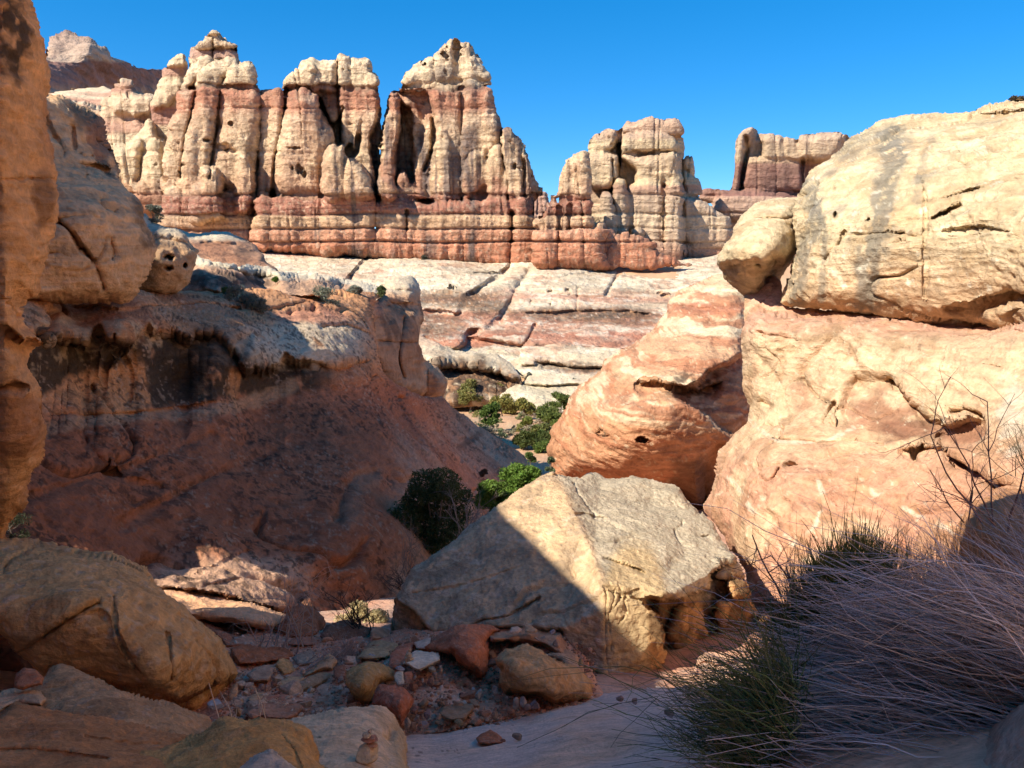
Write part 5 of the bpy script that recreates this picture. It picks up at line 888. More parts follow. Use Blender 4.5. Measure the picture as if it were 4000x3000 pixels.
 ("white_quartz", J, "530,640 640,600 700,590 690,640 640,700 560,690", "560,640,7.9 690,600,7.9 600,700,7.6", (.55, .45, .42), "patch of whitish rock at the back of the red outcrop", .2, 3.),
 ("pale_stone", J, "1445,525 1470,490 1530,478 1572,515 1540,540 1460,552", "1500,480,8. 1500,545,7.8", (.50, .37, .32), "pale pink flat stone by the edge of the fallen block", .2, 3.),
 ("tan_stone", J, "1595,470 1660,470 1720,520 1700,545 1600,540", "1640,470,8. 1640,540,7.8", (.45, .31, .22), "tan flat stone next to the pale pink one below the block", .2, 3.),
]
for k, (nm, fn, po, de, co, lb, dk, st) in enumerate(RB):
    dd = yv(fn, de); ym = float(np.mean([q[2] for q in dd])); pp = np.array(fn(po)); wd = (pp[:, 0].max()-pp[:, 0].min())/3000*ym
    if len(dd) == 2: dd = dd+[(dd[0][0]+200, dd[0][1], dd[0][2])]
    relief(nm, lb, "rock" if wd > .45 else "stone", [sub(fn(po), dd, sm=False, T=min(.6, wd*.45), R=max(10, .22*(pp[:, 1].max()-pp[:, 1].min())), rough=2)],
           disp=(lambda a, f, s: lambda i: a*fbm(i.P, f, 3, s)+a*.45*fbm(i.P, f*4, 4, s+1)-a*2.0*np.abs(fbm(i.P, f*.9, 2, s+2))+a*.4*ridge(i.P, f*3, 3, s+4))(.05*min(1.4, wd), 1.6/max(.4, wd), k*3), paint=stone_paint(co, 2.5, dk, .25, k*5), step=st, bt=.5*wd, bl=1, matd=6)
# ==== CASTER
# unseen shade caster beside and behind the camera; rim and hole shaped for shadows
from mathutils.geometry import tessellate_polygon
def shade_cliff():
    rim = [(-12, -4), (-6, -1.5), (-3, 0), (-1, 3), (.3, 7.6), (2.6, 8.7), (3.7, 8.4), (4.2, 6.6), (4.5, 6.0), (4.9, 5.0), (5.3, 4.4), (5.9, 4.35), (6.2, 4.1), (6.6, 4.3), (7.17, 4.70), (7.64, 4.85), (8.1, 4.94), (8.5, 5.06), (9.27, 5.31), (9.75, 5.42), (11, 5.9), (13, 6.5), (16, 7.2), (19, 8.2), (21.5, 9.0), (24, 9.2), (25.6, 8.7), (26.6, 8.35), (27.2, 9.2), (28, 9.6), (28.6, 9.9), (30, 10.6), (33, 11.6), (37, 11.8), (42, 11.5), (50, 12), (57, 13), (63, 20), (66, 29), (70, 29.3), (78, 30.5), (88, 31.5), (96, 20)]
    outer = [(-12, -12)]+rim+[(96, -30)]
    hole = [(11.75, .5), (13.3, .5), (14.9, .74), (15.3, 1.1), (15.4, 1.55), (15.0, 1.68), (14.9, 1.9), (15.3, 2.65), (14.9, 2.85), (12.6, 2.5), (11.6, 2.2), (11.5, 1.35), (11.7, .9)]
    p0 = np.array([-2.5, -3, 0]); dr = np.array([-.6, .8, 0])
    def W(l, z, t): return p0+l*dr+np.array([0, 0, z])+SUN*t
    o3 = [Vector((l, z, 0)) for l, z in outer]; h3 = [Vector((l, z, 0)) for l, z in hole]
    tri = tessellate_polygon([o3, h3]); flat = outer+hole
    V = []; Fs = []
    for t in (0., 5.):
        for l, z in flat: V.append(W(l, z, t))
    n = len(flat)
    for a, b, c in tri: Fs.append((a, b, c)); Fs.append((a+n, c+n, b+n))
    for loop, off in ((outer, 0), (hole, len(outer))):
        m = len(loop)
        for k in range(m):
            a, b = off+k, off+(k+1) % m; Fs += [(a, b, b+n), (a, b+n, a+n)]
    V = np.array(V); c = np.tile([.50, .30, .18], (len(V), 1))
    o = mesh("cliff", V, Fs, c, rmat(18), smooth=False)
    tag(o, "unseen cliff beside and behind the viewpoint, rim and window shaped to set the shade", "cliff")
shade_cliff()
def bounce_cliff():  # unseen cliff added to throw warm bounce light into the shade
    path = np.array([(23, 27), (15, 15), (9.8, 8), (8.2, 1), (7.4, -6), (7.2, -11)]); u = np.linspace(0, 5, 90); xs = np.interp(u, range(6), path[:, 0]); ys = np.interp(u, range(6), path[:, 1])
    prof = np.array([(0, -6), (-.4, -3), (.2, 0), (.4, 5), (.9, 9), (1.6, 12.5), (3.5, 14), (9, 14.5), (9.5, -6)]); v = np.linspace(0, 8, 110); ox = np.interp(v, range(9), prof[:, 0]); oz = np.interp(v, range(9), prof[:, 1])
    P = np.stack([xs[:, None]+ox[None], ys[:, None]+0*ox[None], oz[None]+0*xs[:, None]], -1).reshape(-1, 3); P[:, 0] += .5*fbm(P, .35, 4, 2)+.12*beds(P, 1, 1, 3)
    idx = np.arange(90*110).reshape(90, 110); Fs = np.stack([idx[:-1, :-1].ravel(), idx[:-1, 1:].ravel(), idx[1:, 1:].ravel(), idx[1:, :-1].ravel()], -1)
    c = mix((.68, .46, .28), (.62, .37, .22), sst(-.2, .3, fbm(P, .4, 4, 5)))*(1+.15*beds(P, 3, 1, 6))[:, None]
    tag(mesh("cliff", P, Fs, c, rmat(10)), "sunlit orange cliff continuing the canyon wall past the picture's edge, facing the shade", "cliff")
bounce_cliff()
# ------------------------------------------------------------------ stones
import bmesh
_bm = bmesh.new(); bmesh.ops.create_icosphere(_bm, subdivisions=4, radius=1.0); ICO = np.array([v.co[:] for v in _bm.verts]); ICF = np.array([[v.index for v in f.verts] for f in _bm.faces]); _bm.free()
_bm = bmesh.new(); bmesh.ops.create_icosphere(_bm, subdivisions=2, radius=1.0); IC2 = np.array([v.co[:] for v in _bm.verts]); IF2 = np.array([[v.index for v in f.verts] for f in _bm.faces]); _bm.free()
def stone_verts(seed, cuts=9, depth=.72):
    r = np.random.RandomState(seed); v = ICO.copy()
    for k in range(cuts):
        n = r.normal(size=3); n /= np.linalg.norm(n); d = depth*r.uniform(.6, 1.05); s = v@n-d; v = v-np.clip(s, 0, None)[:, None]*n*.96
    v *= (1+.06*fbm(v, 1.5, 3, seed % 50)+.02*fbm(v, 6, 2, seed % 50))[:, None]
    return v/np.abs(v).max(0)
def stone(name, label, P, w, h, d, colr, seed, rot=0., cat='stone', group=None, parent=None, tiltx=0., cuts=9):
    v = stone_verts(seed, cuts)*np.array([w/2, d/2, h/2]); a = tiltx; v = v@np.array([[math.cos(a), 0, -math.sin(a)], [0, 1, 0], [math.sin(a), 0, math.cos(a)]])
    v = v@np.array([[math.cos(rot), math.sin(rot), 0], [-math.sin(rot), math.cos(rot), 0], [0, 0, 1]])
    n = fbm(v*3/max(w, .02)+seed, 1, 4, 2); c = np.array(colr)*(1+.28*n)[:, None]; c = mix(c, np.array(colr)*.5, .5*sst(.15, .4, fbm(v*6/max(w, .02)+seed, 1, 3, 4)))
    o = mesh(name, v, ICF, c, rmat(6)); o.location = tuple(P)
    if parent: o.parent = parent; o.location = tuple(np.array(P)-np.array(parent.location))
    elif label: tag(o, label, cat, group)
    return o
def ghit(px, py):
    y = np.geomspace(2.5, 260, 3000); Q = P3(np.full(y.shape, px), np.full(y.shape, py), y); z = ground_z(Q[:, 0], Q[:, 1])+ground_noise(Q)
    k = np.argmax(Q[:, 2] < z); return Q[k]
def cairn(label, fn, y, stones, colr, seed):
    b = fn("%f,%f" % (stones[0][0], stones[0][1]+stones[0][3]/2))[0]; s = 1/float(fn.sc)
    root = empty("cairn", P3(b[0], b[1], y)); tag(root, label, "cairn")
    for k, (cx, cy, w_, h_) in enumerate(stones):
        q = fn("%f,%f" % (cx, cy))[0]; kx = y/3000/.94*s; c = colr[k % len(colr)]
        stone("stone", None, P3(q[0], q[1], y), w_*kx, h_*kx*1.12, w_*kx*.8, c, seed+k, rot=seed+k*1.3, parent=root, tiltx=random.Random(seed+k).uniform(-.12, .12))
for f_, s_ in ((A, S_), (G, S_), (H, S_), (I, S_), (J, 2212/900.), (K, 2212/900.)): f_.sc = s_
cairn("tiny five stone cairn standing on the flat white slab in the rubble", H, 6.75, [(860, 1047, 62, 30), (862, 1024, 52, 22), (861, 1009, 40, 17), (865, 996, 26, 14), (866, 985, 14, 10)], [(.62, .44, .26), (.56, .4, .24), (.66, .48, .3)], 40)
cairn("little cairn of dark stones on a pale one, among the stones near the tan half-disc", K, 7.15, [(935, 1100, 128, 62), (920, 1062, 66, 30), (917, 1038, 50, 26), (918, 1012, 34, 34)], [(.47, .37, .27), (.33, .21, .15), (.36, .25, .19)], 60)
cairn("nearest cairn, flat red and tan stones stacked on a tan cobble, on the pale slab", H, 3.52, [(625, 1568, 176, 96), (646, 1527, 84, 36), (640, 1501, 104, 30), (652, 1488, 60, 22), (630, 1470, 66, 34), (640, 1450, 36, 20)], [(.62, .44, .26), (.58, .30, .17), (.52, .22, .13), (.55, .25, .15), (.66, .48, .3), (.6, .38, .24)], 80)
# loose stones seen singly
LS = [("grey white stone lying left of the tiny cairn, on the low tan rock", J, 140, 780, 100, 75, (.46, .43, .42), 8.0), ("small pale stone beside the grey white stone on the low tan rock", J, 70, 765, 50, 45, (.44, .40, .38), 8.1),
 ("slender pale stone standing under the front tip of the white slab", J, 797, 890, 50, 95, (.46, .33, .23), 6.9), ("tan cobble tucked under the flat white slab", J, 705, 897, 85, 65, (.46, .32, .2), 6.9), ("bluish white stone just above the rounded white stone", J, 400, 885, 90, 50, (.45, .43, .42), 6.85),
 ("white stone lying below the wedge of dark rock in the dirt", J, 1155, 1135, 105, 78, (.50, .41, .32), 6.6), ("small white chip just above the white stone in the dirt", J, 1100, 1090, 50, 32, (.5, .44, .38), 6.8), ("narrow pale stone on end beside the largest tan boulder", J, 1308, 1100, 60, 85, (.46, .35, .28), 6.6),
 ("larger greyish cobble of the pair below the largest tan boulder", J, 1510, 1225, 105, 105, (.40, .29, .22), 6.2), ("pinkish cobble leaning on the greyish one below the largest tan boulder", J, 1585, 1205, 85, 95, (.46, .33, .26), 6.15), ("purple brown cobble near the foot of the largest tan boulder", J, 1700, 1240, 110, 85, (.31, .19, .16), 6.25), ("small brown cobble between the pinkish and purple brown ones", J, 1620, 1262, 65, 65, (.33, .21, .16), 6.1),
 ("upright pinkish stone near the dark gap under the fallen block", J, 1900, 665, 90, 105, (.44, .29, .22), 7.8), ("pale cobble left of the upright pinkish stone", J, 1715, 615, 60, 50, (.48, .38, .32), 7.9), ("cream cobble in the chips below the fallen block", J, 1770, 600, 55, 55, (.48, .37, .29), 7.95), ("greyish cobble at the back of the chips below the fallen block", J, 1865, 540, 60, 50, (.38, .31, .3), 8.1), ("tan cube shaped stone against the fallen block's dark base", J, 2135, 835, 60, 65, (.45, .28, .14), 7.3),
 ("long pale stone lying at the corner of the cairn slab", J, 470, 1415, 75, 130, (.46, .32, .22), 5.5), ("reddish brown stone on end beside the brick red block", J, 545, 1290, 80, 95, (.36, .17, .11), 5.8), ("purplish round cobble left of the flat-topped dark stone", J, 668, 1330, 85, 75, (.34, .21, .18), 5.9), ("dull tan cobble under the flat-topped dark stone", J, 760, 1345, 75, 55, (.36, .25, .17), 5.8),
 ("ochre cobble at the edge of the smooth ramp", J, 965, 1408, 85, 60, (.38, .25, .13), 5.7), ("rounded mauve cobble near the edge of the smooth ramp", J, 640, 1425, 85, 60, (.37, .25, .21), 5.6), ("dark brown cobble beside the long pale stone", J, 520, 1435, 85, 75, (.29, .18, .12), 5.55), ("brown stone just under the left of the flat-topped dark stone", J, 800, 1225, 80, 60, (.33, .21, .13), 6.35), ("dark triangular chip standing in the dirt", J, 990, 1135, 60, 40, (.25, .13, .1), 6.65), ("dark stone at the ramp's edge right of the flat-topped dark stone", J, 1305, 1335, 80, 70, (.31, .2, .13), 5.9),
 ("flat brown stone on the smooth ramp beside the red chunk", J, 1525, 1545, 110, 55, (.33, .21, .14), 5.0), ("small reddish stone touching the red chunk on the ramp", J, 1390, 1580, 55, 35, (.34, .17, .11), 4.9), ("reddish stone on the ramp below the fallen block's dark gap", H, 2055, 1265, 55, 24, (.38, .2, .14), 6.2), ("second reddish stone farther along the ramp edge", H, 2135, 1280, 50, 24, (.38, .2, .14), 6.0), ("thin oval stone at the ramp edge under the green bush", I, 165, 1353, 60, 28, (.36, .22, .14), 4.6),
 ("tan pebble below the slender pale stone", J, 735, 955, 50, 55, (.44, .28, .2), 6.7), ("cream pebble cluster stone below the small red cube of rock", J, 540, 975, 45, 45, (.48, .37, .29), 6.45), ("cream chip below the small red cube of rock", J, 620, 1005, 38, 35, (.5, .38, .3), 6.4), ("dark narrow stone below the cream chip", J, 690, 1030, 60, 90, (.30, .17, .12), 6.3),
 ("white chip beside the tan half-disc stone", K, 1195, 1040, 50, 60, (.5, .42, .38), 7.75), ("pink angular stone near the striped stone", K, 840, 1195, 65, 85, (.46, .31, .25), 7.0), ("grey pink stone left of the pink angular one", K, 790, 1185, 60, 70, (.42, .3, .25), 7.1), ("reddish cobble under the little cairn", K, 912, 1155, 55, 60, (.38, .22, .17), 7.2), ("tan cobble below the rough black-red lump", K, 1555, 1120, 70, 60, (.42, .28, .2), 7.1),
 ("orange broken stone in the gap above the ochre boulder", K, 560, 1430, 85, 80, (.42, .23, .11), 5.9), ("white slab of rock glimpsed under the big shaded boulder", K, 360, 1355, 170, 70, (.52, .48, .44), 6.1), ("brown cobble in the gap under the big shaded boulder", K, 490, 1470, 60, 50, (.36, .22, .14), 5.6), ("dusky cobble in the gap under the big shaded boulder, lowest one", K, 420, 1500, 60, 45, (.33, .2, .14), 5.4)]
for k, (lb, fn, cx, cy, w_, h_, co, y_) in enumerate(LS):
    q = fn("%f,%f" % (cx, cy))[0]; s = y_/3000/.94/fn.sc
    stone("loose_stone", lb, P3(q[0], q[1], y_), w_*s*1.08, h_*s*1.2, w_*s*.85, co, 200+k, rot=k*.9, tiltx=random.Random(k).uniform(-.3, .3))
rs = np.random.RandomState(5); _dmf = depth_fn(DM)
cols_ = [((.50, .42, .35), "small pale stone lying loose in the rubble", "small pale stones in the rubble"), ((.40, .23, .16), "small reddish stone lying loose in the rubble", "small reddish stones in the rubble"), ((.34, .24, .17), "small brown stone lying loose in the rubble", "small brown stones in the rubble")]
for k in range(280):
    px, py = (rs.uniform(1370, 2280), rs.uniform(2480, 2860)) if k % 3 else (rs.uniform(900, 1400), rs.uniform(2560, 2800))
    Q = P3(px, py, float(_dmf(np.array([px]), np.array([py]))[0])-.05)
    s = rs.lognormal(-2.85, .45); co, lb, gp = cols_[k % 3]
    stone("small_stone", lb, Q+np.array([0, 0, s*.15]), s*1.3, s*.8, s, np.array(co)*np.array([1.25, 1., .8])*rs.uniform(.8, 1.15), 500+k, rot=rs.uniform(0, 6), group=gp)
# gravel
def gravel():
    r = np.random.RandomState(9); V = []; Cx = []; n = 5200; k = 0
    while k < n:
        px, py = r.uniform(850, 2330), r.uniform(2430, 2880)
        if k % 200 == 0: PXY = np.stack([r.uniform(850, 2330, 200), r.uniform(2470, 2860, 200)], -1); QS = P3(PXY[:, 0], PXY[:, 1], _dmf(PXY[:, 0], PXY[:, 1])-.03)
        Q = QS[k % 200]
        s = r.lognormal(-4.55, .45); v = IC2*np.array([r.uniform(.7, 1.4), r.uniform(.7, 1.2), r.uniform(.5, .9)])*s
        d = r.normal(size=3); d /= np.linalg.norm(d); v = v-np.clip(v@d-s*.5, 0, None)[:, None]*d
        V.append(v+Q); Cx.append(np.tile(np.array([1.25, .98, .78])*np.array([(.5, .38, .3), (.36, .19, .13), (.3, .2, .15), (.42, .28, .2)][r.randint(4)])*r.uniform(.75, 1.2), (len(IC2), 1))); k += 1
    Fs = np.concatenate([IF2+i*len(IC2) for i in range(n)]); o = mesh("gravel", np.concatenate(V), Fs, np.concatenate(Cx), rmat(6), smooth=False)
    tag(o, "fine gravel strewn over the red dirt of the wash", "gravel", None, "stuff")
gravel()
# ------------------------------------------------------------------ plants
class Tubes:
    def __init__(s): s.V = []; s.F = []; s.C = []; s.n = 0
    def add(s, pts, r0, r1, colr, sides=3):
        pts = np.asarray(pts, float); m = len(pts); t = np.gradient(pts, axis=0); t /= np.linalg.norm(t, axis=1)[:, None]+1e-9
        ref = np.array([.31, .52, .79]); a = np.cross(t, ref); a /= np.linalg.norm(a, axis=1)[:, None]+1e-9; b = np.cross(t, a)
        rr = np.linspace(r0, r1, m)[:, None, None]; an = np.arange(sides)*2*math.pi/sides
        ring = pts[:, None]+rr*(np.cos(an)[None, :, None]*a[:, None]+np.sin(an)[None, :, None]*b[:, None])
        s.V.append(ring.reshape(-1, 3)); i = np.arange(m-1)[:, None]*sides; j = np.arange(sides)[None]; k = (j+1) % sides
        s.F.append(np.stack([i+j, i+k, i+sides+k, i+sides+j], -1).reshape(-1, 4)+s.n); s.n += m*sides
        s.C.append(np.tile(colr, (m*sides, 1)))
    def build(s, name, mat, parent=None): return mesh(name, np.concatenate(s.V), np.concatenate(s.F), np.concatenate(s.C), mat, parent)
def leaves(r, centers, radii, n, size, colr, var=.35, flat=.8, hole=.0, elong=1.6):
    """many leaf sprigs spread through uneven lobes, thinned by noise so that gaps show"""
    centers = np.array(centers); radii = np.array(radii); wt = radii**2; wt = wt/wt.sum()
    k = r.choice(len(centers), n, p=wt); d = r.normal(size=(n, 3)); d /= np.linalg.norm(d, axis=1)[:, None]
    rad = r.uniform(.15, 1.0, n)**.45; lump = 1+.35*fbm(d*1.6+k[:, None]*3.1, 1, 3, 3)
    P = centers[k]+d*(radii[k]*rad*lump)[:, None]*np.array([1, 1, flat])
    keep = fbm(P, 1.6/radii.mean(), 3, 6) > hole-.18; P = P[keep]; k = k[keep]; n = len(P)
    u = r.normal(size=(n, 3)); u /= np.linalg.norm(u, axis=1)[:, None]; v = np.cross(u, r.normal(size=(n, 3))); v /= np.linalg.norm(v, axis=1)[:, None]+1e-9
    s = size*r.uniform(.6, 1.4, (n, 1)); a = u*s*elong; b = v*s*.6
    V = np.stack([P-a*.5, P+b*.5, P+a*.7, P-b*.5], 1).reshape(-1, 3); Fs = np.arange(4*n).reshape(n, 4)
    t = 1+var*(.6*fbm(P, 1.1/radii.mean(), 3, 9)+.7*(r.rand(n)-.5)); c = np.array(colr)*t[:, None]; c[:, 0] *= 1+.25*(r.rand(n)-.4)
    return V, Fs, np.repeat(c, 4, 0)
def tree(name, label, base, hgt, wid, leafc, seed, n=900, size=.2, trunkf=.3, group=None, cat='tree', hole=0., barkc=(.16, .12, .09), nl=7, var=.4):
    r = np.random.RandomState(seed); root = empty(name, base); tag(root, label, cat, group)
    T = Tubes(); R = wid/2; cs = []; rd = []
    top = np.array([r.uniform(-.1, .1)*R, 0, hgt*.72]); T.add([[0, 0, -.2], [r.uniform(-.08, .08)*hgt, 0, hgt*.3], top], hgt*.035, hgt*.012, barkc, 5)
    for q in range(nl):
        a = q*2.4+r.rand(); zf = r.uniform(trunkf+.1, .88); rr = R*(1-.55*max(0, zf-.45)/.5)*r.uniform(.4, .78); e = np.array([math.cos(a)*rr, math.sin(a)*rr, hgt*zf])
        s = np.array([0, 0, hgt*zf*.55]); T.add([s, (s+e)/2+[0, 0, -.03*hgt], e], hgt*.015, hgt*.005, barkc, 4); cs.append(e); rd.append(R*r.uniform(.2, .42))
    cs.append(np.array([0, 0, hgt*.82])); rd.append(min(R*.4, hgt*.17)); 
    T.build("trunk", WOOD, root)
    V, Fs, c = leaves(r, cs, rd, n, size, leafc, hole=hole, var=var); mesh("crown", V, Fs, c, LEAF, root, smooth=False)
    return root
TL = [("tree", "tallest grey-green pinyon of the valley grove, against the dark alcove", 450, 530, 340, 240, (.13, .15, .07)), ("tree", "small green juniper behind the tallest pinyon, at the left edge of the grove", 265, 390, 170, 150, (.09, .13, .05)), ("tree", "pinyon with an open grey crown beside the tallest one, in the middle of the grove", 790, 490, 270, 250, (.14, .16, .08)),
 ("tree", "low spreading juniper at the left edge of the valley grove", 160, 410, 110, 230, (.09, .13, .05)), ("tree", "dark trunked small juniper in front of the grove, at the edge of the shade", 722, 775, 280, 200, (.06, .11, .035)), ("tree", "olive coloured juniper just right of the dark trunked one", 870, 570, 190, 260, (.14, .15, .06)),
 ("tree", "bushy yellow-green juniper standing alone on the orange sand", 1145, 620, 200, 175, (.15, .17, .07)), ("tree", "sparse thin tree against the white slab, left one of two", 1130, 440, 130, 120, (.16, .16, .08)), ("tree", "sparse thin tree against the white slab, right one of two", 1232, 450, 130, 120, (.16, .17, .08)),
 ("tree", "round dark green juniper in front of the white slab", 1390, 500, 130, 240, (.07, .10, .045)), ("tree", "large dark juniper against the sunlit dome", 1620, 600, 250, 220, (.07, .11, .04)), ("tree", "broad green juniper below the large dark one, beside the dome", 1450, 690, 160, 220, (.09, .13, .05)),
 ("tree", "small round green tree on the orange sand", 1190, 725, 100, 95, (.11, .15, .05)), ("tree", "thin crooked tree with sparse leaves near the dome's foot", 1370, 860, 120, 180, (.10, .13, .06)), ("tree", "green juniper at the edge of the deep shade, above the round one", 1340, 930, 110, 140, (.06, .10, .035)),
 ("tree", "round juniper half lit at the bottom of the valley shade", 1400, 1055, 110, 140, (.07, .12, .04)), ("tree", "dull green juniper against the dome's foot", 1450, 950, 120, 130, (.06, .09, .04)), ("tree", "juniper partly hidden behind the dome's lowest bulge", 1560, 745, 150, 150, (.08, .12, .04)),
 ("shrub", "spiky pale yellow-green shrub alone on the sand", 1095, 785, 70, 80, (.17, .20, .10)), ("tree", "dark juniper in the deep shade of the wash", 1200, 1010, 170, 200, (.05, .075, .03)), ("tree", "second dark juniper in the shade of the wash, nearer the tail of the slope", 1110, 1000, 120, 130, (.05, .07, .03)), ("tree", "yellow-green juniper low in the grove between the olive one and the alone one", 960, 560, 110, 130, (.15, .17, .07)),
 ("shrub", "leafless grey shrub mass at the foot of the tallest pinyon", 330, 480, 110, 220, (.25, .22, .2)), ("shrub", "small green shrub beside the dark trunked juniper", 580, 600, 70, 120, (.14, .17, .08)), ("shrub", "low grey shrub at the foot of the bushy yellow-green juniper", 1330, 560, 60, 110, (.2, .19, .15)), ("shrub", "low dry shrub on the sand below the crooked tree", 1240, 770, 50, 90, (.22, .18, .14))]
for k, (nm, lb, cx, by, h_, w_, co) in enumerate(TL):
    q = L("%f,%f" % (cx, by))[0]; Q = ghit(*q); s = Q[1]/3000/.98/3.318
    sh = nm == "shrub"
    tree(nm, lb, Q, h_*s*1.35, w_*s*1.75, tuple(np.array(co)*np.array([1.6, 1.35, .9])), 70+k, n=3600 if not sh else 1200, size=.27 if not sh else .12, trunkf=.22 if not sh else 0., cat=nm, group=None, hole=.04, barkc=(.2, .16, .13), nl=14)
def sage_scatter():
    protos = []
    for k in range(3):
        protos.append(tree("sagebrush", "small pale grey-green sagebrush dotting the orange valley sand", (0, 0, -60), .8, 1.3, [(.30, .29, .18), (.22, .25, .12), (.36, .31, .22)][k], 600+k, n=420, size=.12, cat="shrub", trunkf=-.1, nl=7, group="small sagebrush on the valley sand", barkc=(.25, .2, .16)))
    r = np.random.RandomState(3); first = set()
    for k in range(54):
        q = L("%f,%f" % (r.uniform(380, 1550), r.uniform(470, 900)))[0]; Q = ghit(*q); p = protos[k % 3]
        if k < 3: o = p
        else:
            o = p.copy(); col.objects.link(o)
            for ch in list(p.children):
                c = ch.copy(); col.objects.link(c); c.parent = o
        o.location = tuple(float(v) for v in Q); sc_ = r.uniform(.6, 1.5); o.scale = (sc_, sc_, sc_); o.rotation_euler = (0, 0, r.uniform(0, 6))
sage_scatter()
def treep(nm, lb, fn, cx, by, h_, w_, y, co, seed, **kw):
    q = fn("%f,%f" % (cx, by))[0]; s = y/3000/.97/fn.sc; return tree(nm, lb, P3(q[0], q[1], y), h_*s*1.06, w_*s, co, seed, **kw)
L.sc = 3.318; D.sc = S_; E.sc = S_; B.sc = S_; Cc.sc = S_; F.sc = S_
treep("tree", "small bright juniper sapling in the notch above the big green bush", L, 1230, 1270, 215, 160, 30, (.11, .17, .045), 301, n=2600, size=.075, cat="tree", trunkf=.2)
treep("tree", "thin sapling with blue-green sprigs between the block's top and the dome", L, 1490, 1330, 230, 160, 24, (.12, .16, .08), 302, n=1500, size=.06, cat="tree", hole=.12, trunkf=.1)
treep("bush", "large bright green bush behind the upper left edge of the fallen block, nearer the notch", L, 1120, 1620, 420, 600, 19, (.12, .21, .035), 303, n=16000, size=.05, cat="bush", trunkf=0., hole=.0, nl=26, var=.6)
treep("bush", "bright green bush between the dark juniper and its larger twin, behind the fallen block", L, 760, 1820, 400, 600, 18, (.12, .20, .035), 304, n=14000, size=.05, cat="bush", trunkf=0., hole=.0, nl=26, var=.6)
def big_juniper():
    y = 21; base = P3(*H("1010,560")[0], y); root = empty("juniper", base); tag(root, "tall dark juniper in shade between the red slope and the fallen block", "tree"); r = np.random.RandomState(11)
    T = Tubes(); cs = []; rd = []; s = y/3000/.95/S_
    for cx, cy, rr in ((960, 70, 85), (1060, 60, 80), (900, 150, 70), (1010, 170, 100), (1110, 110, 55), (920, 260, 90), (840, 330, 85), (770, 390, 80), (725, 470, 80), (730, 400, 75), (780, 330, 80), (830, 250, 80), (700, 520, 55), (900, 560, 60), (820, 545, 60), (800, 480, 70), (880, 500, 70), (850, 440, 90), (950, 400, 90), (1060, 330, 80), (1150, 220, 60), (1180, 130, 40), (960, 490, 60), (1120, 300, 60)):
        q = P3(*H("%f,%f" % (cx, cy))[0], y+r.uniform(-.7, .7))-base; cs.append(q); rd.append(rr*s*1.2); T.add([[0, 0, -.3], q*np.array([.3, .3, .45]), q], .05, .015, (.2, .15, .12), 5)
    T.add([[0, 0, -.5], [0, 0, 1.2], P3(*H("1030,100")[0], y)-base], .1, .03, (.2, .15, .12), 6)
    T.build("trunk", WOOD, root); V, Fs, c = leaves(r, cs, rd, 42000, .055, (.075, .10, .035), hole=.03, flat=1); mesh("crown", V, Fs, c, LEAF, root, smooth=False)
big_juniper()
# shrubs on the ledges
for k, (lb, fn, cx, by, h_, w_, y, co) in enumerate([("grey-green shrub on the shaded ledge, larger one of a trailing pair", D, 1340, 420, 95, 150, 29, (.20, .21, .16)), ("trailing grey shrub reaching down from the larger ledge shrub", D, 1450, 445, 75, 150, 29, (.19, .20, .15)), ("big grey-green shrub in sun on the ledge, beside the pale shelf", D, 1830, 455, 125, 190, 36, (.20, .22, .16)),
  ("small silvery shrub on the ledge behind the big sunlit one", D, 2000, 372, 60, 90, 41, (.24, .25, .20)), ("small green shrub where the long ledge meets the buttress", D, 2150, 372, 60, 60, 45, (.15, .19, .08)), ("silvery green shrub growing on top between the cracked and the pitted boulders", A, 868, 1285, 120, 135, 27, (.20, .21, .16)),
  ("tiny bright green plant clinging to the dark underside of the long ledge", D, 1553, 292, 28, 36, 38, (.12, .20, .04)), ("small green tuft at the back of the shaded ledge", D, 1285, 375, 50, 80, 30, (.12, .17, .05)), ("low grey shrub at the foot of the red needles' base", B, 660, 1462, 20, 34, 260, (.10, .10, .07)), ("dark low plant at the left edge, behind the big shaded boulder", G, 60, 380, 160, 260, 9.2, (.05, .06, .03)),
  ("round grey shrub on the valley's white ledge, left one", L, 1675, 145, 42, 55, 140, (.13, .14, .10)), ("round grey shrub on the valley's white ledge, right one", L, 1800, 150, 48, 85, 140, (.13, .14, .10)), ("grey shrub in the notch beside the white valley slab", L, 1215, 110, 95, 80, 143, (.14, .15, .12)), ("dark little shrub on top of the huge streaked boulder by the picture's edge", Cc, 2120, 134, 16, 80, 21.5, (.10, .08, .05)), ("brown dead shrub on the pale tail of the slope", L, 630, 1350, 75, 120, 40, (.13, .09, .06))]):
    treep("shrub", lb, fn, cx, by, h_, w_, y, co, 400+k, n=2600 if y < 60 else 500, size=.0022*y*(.8 if y < 60 else 1.), cat="shrub", trunkf=-.05, nl=14, hole=.04, barkc=(.2, .17, .14))
def grow(T, r, p, d, L_, rad, lev, colr, kink=.25, kids=3, sides=3, up=.1):
    n = 5; pts = [p]
    for k in range(n):
        d = d+r.normal(size=3)*kink*.5; d[2] += up*.2; d /= np.linalg.norm(d); pts.append(pts[-1]+d*L_/n)
    T.add(pts, rad, rad*.45, colr, sides)
    if lev > 0:
        for k in range(kids):
            i = r.randint(1, n+1); a = d+r.normal(size=3)*.65; a /= np.linalg.norm(a); grow(T, r, pts[i], a, L_*r.uniform(.4, .7), rad*.5, lev-1, colr, kink, kids, sides, up)
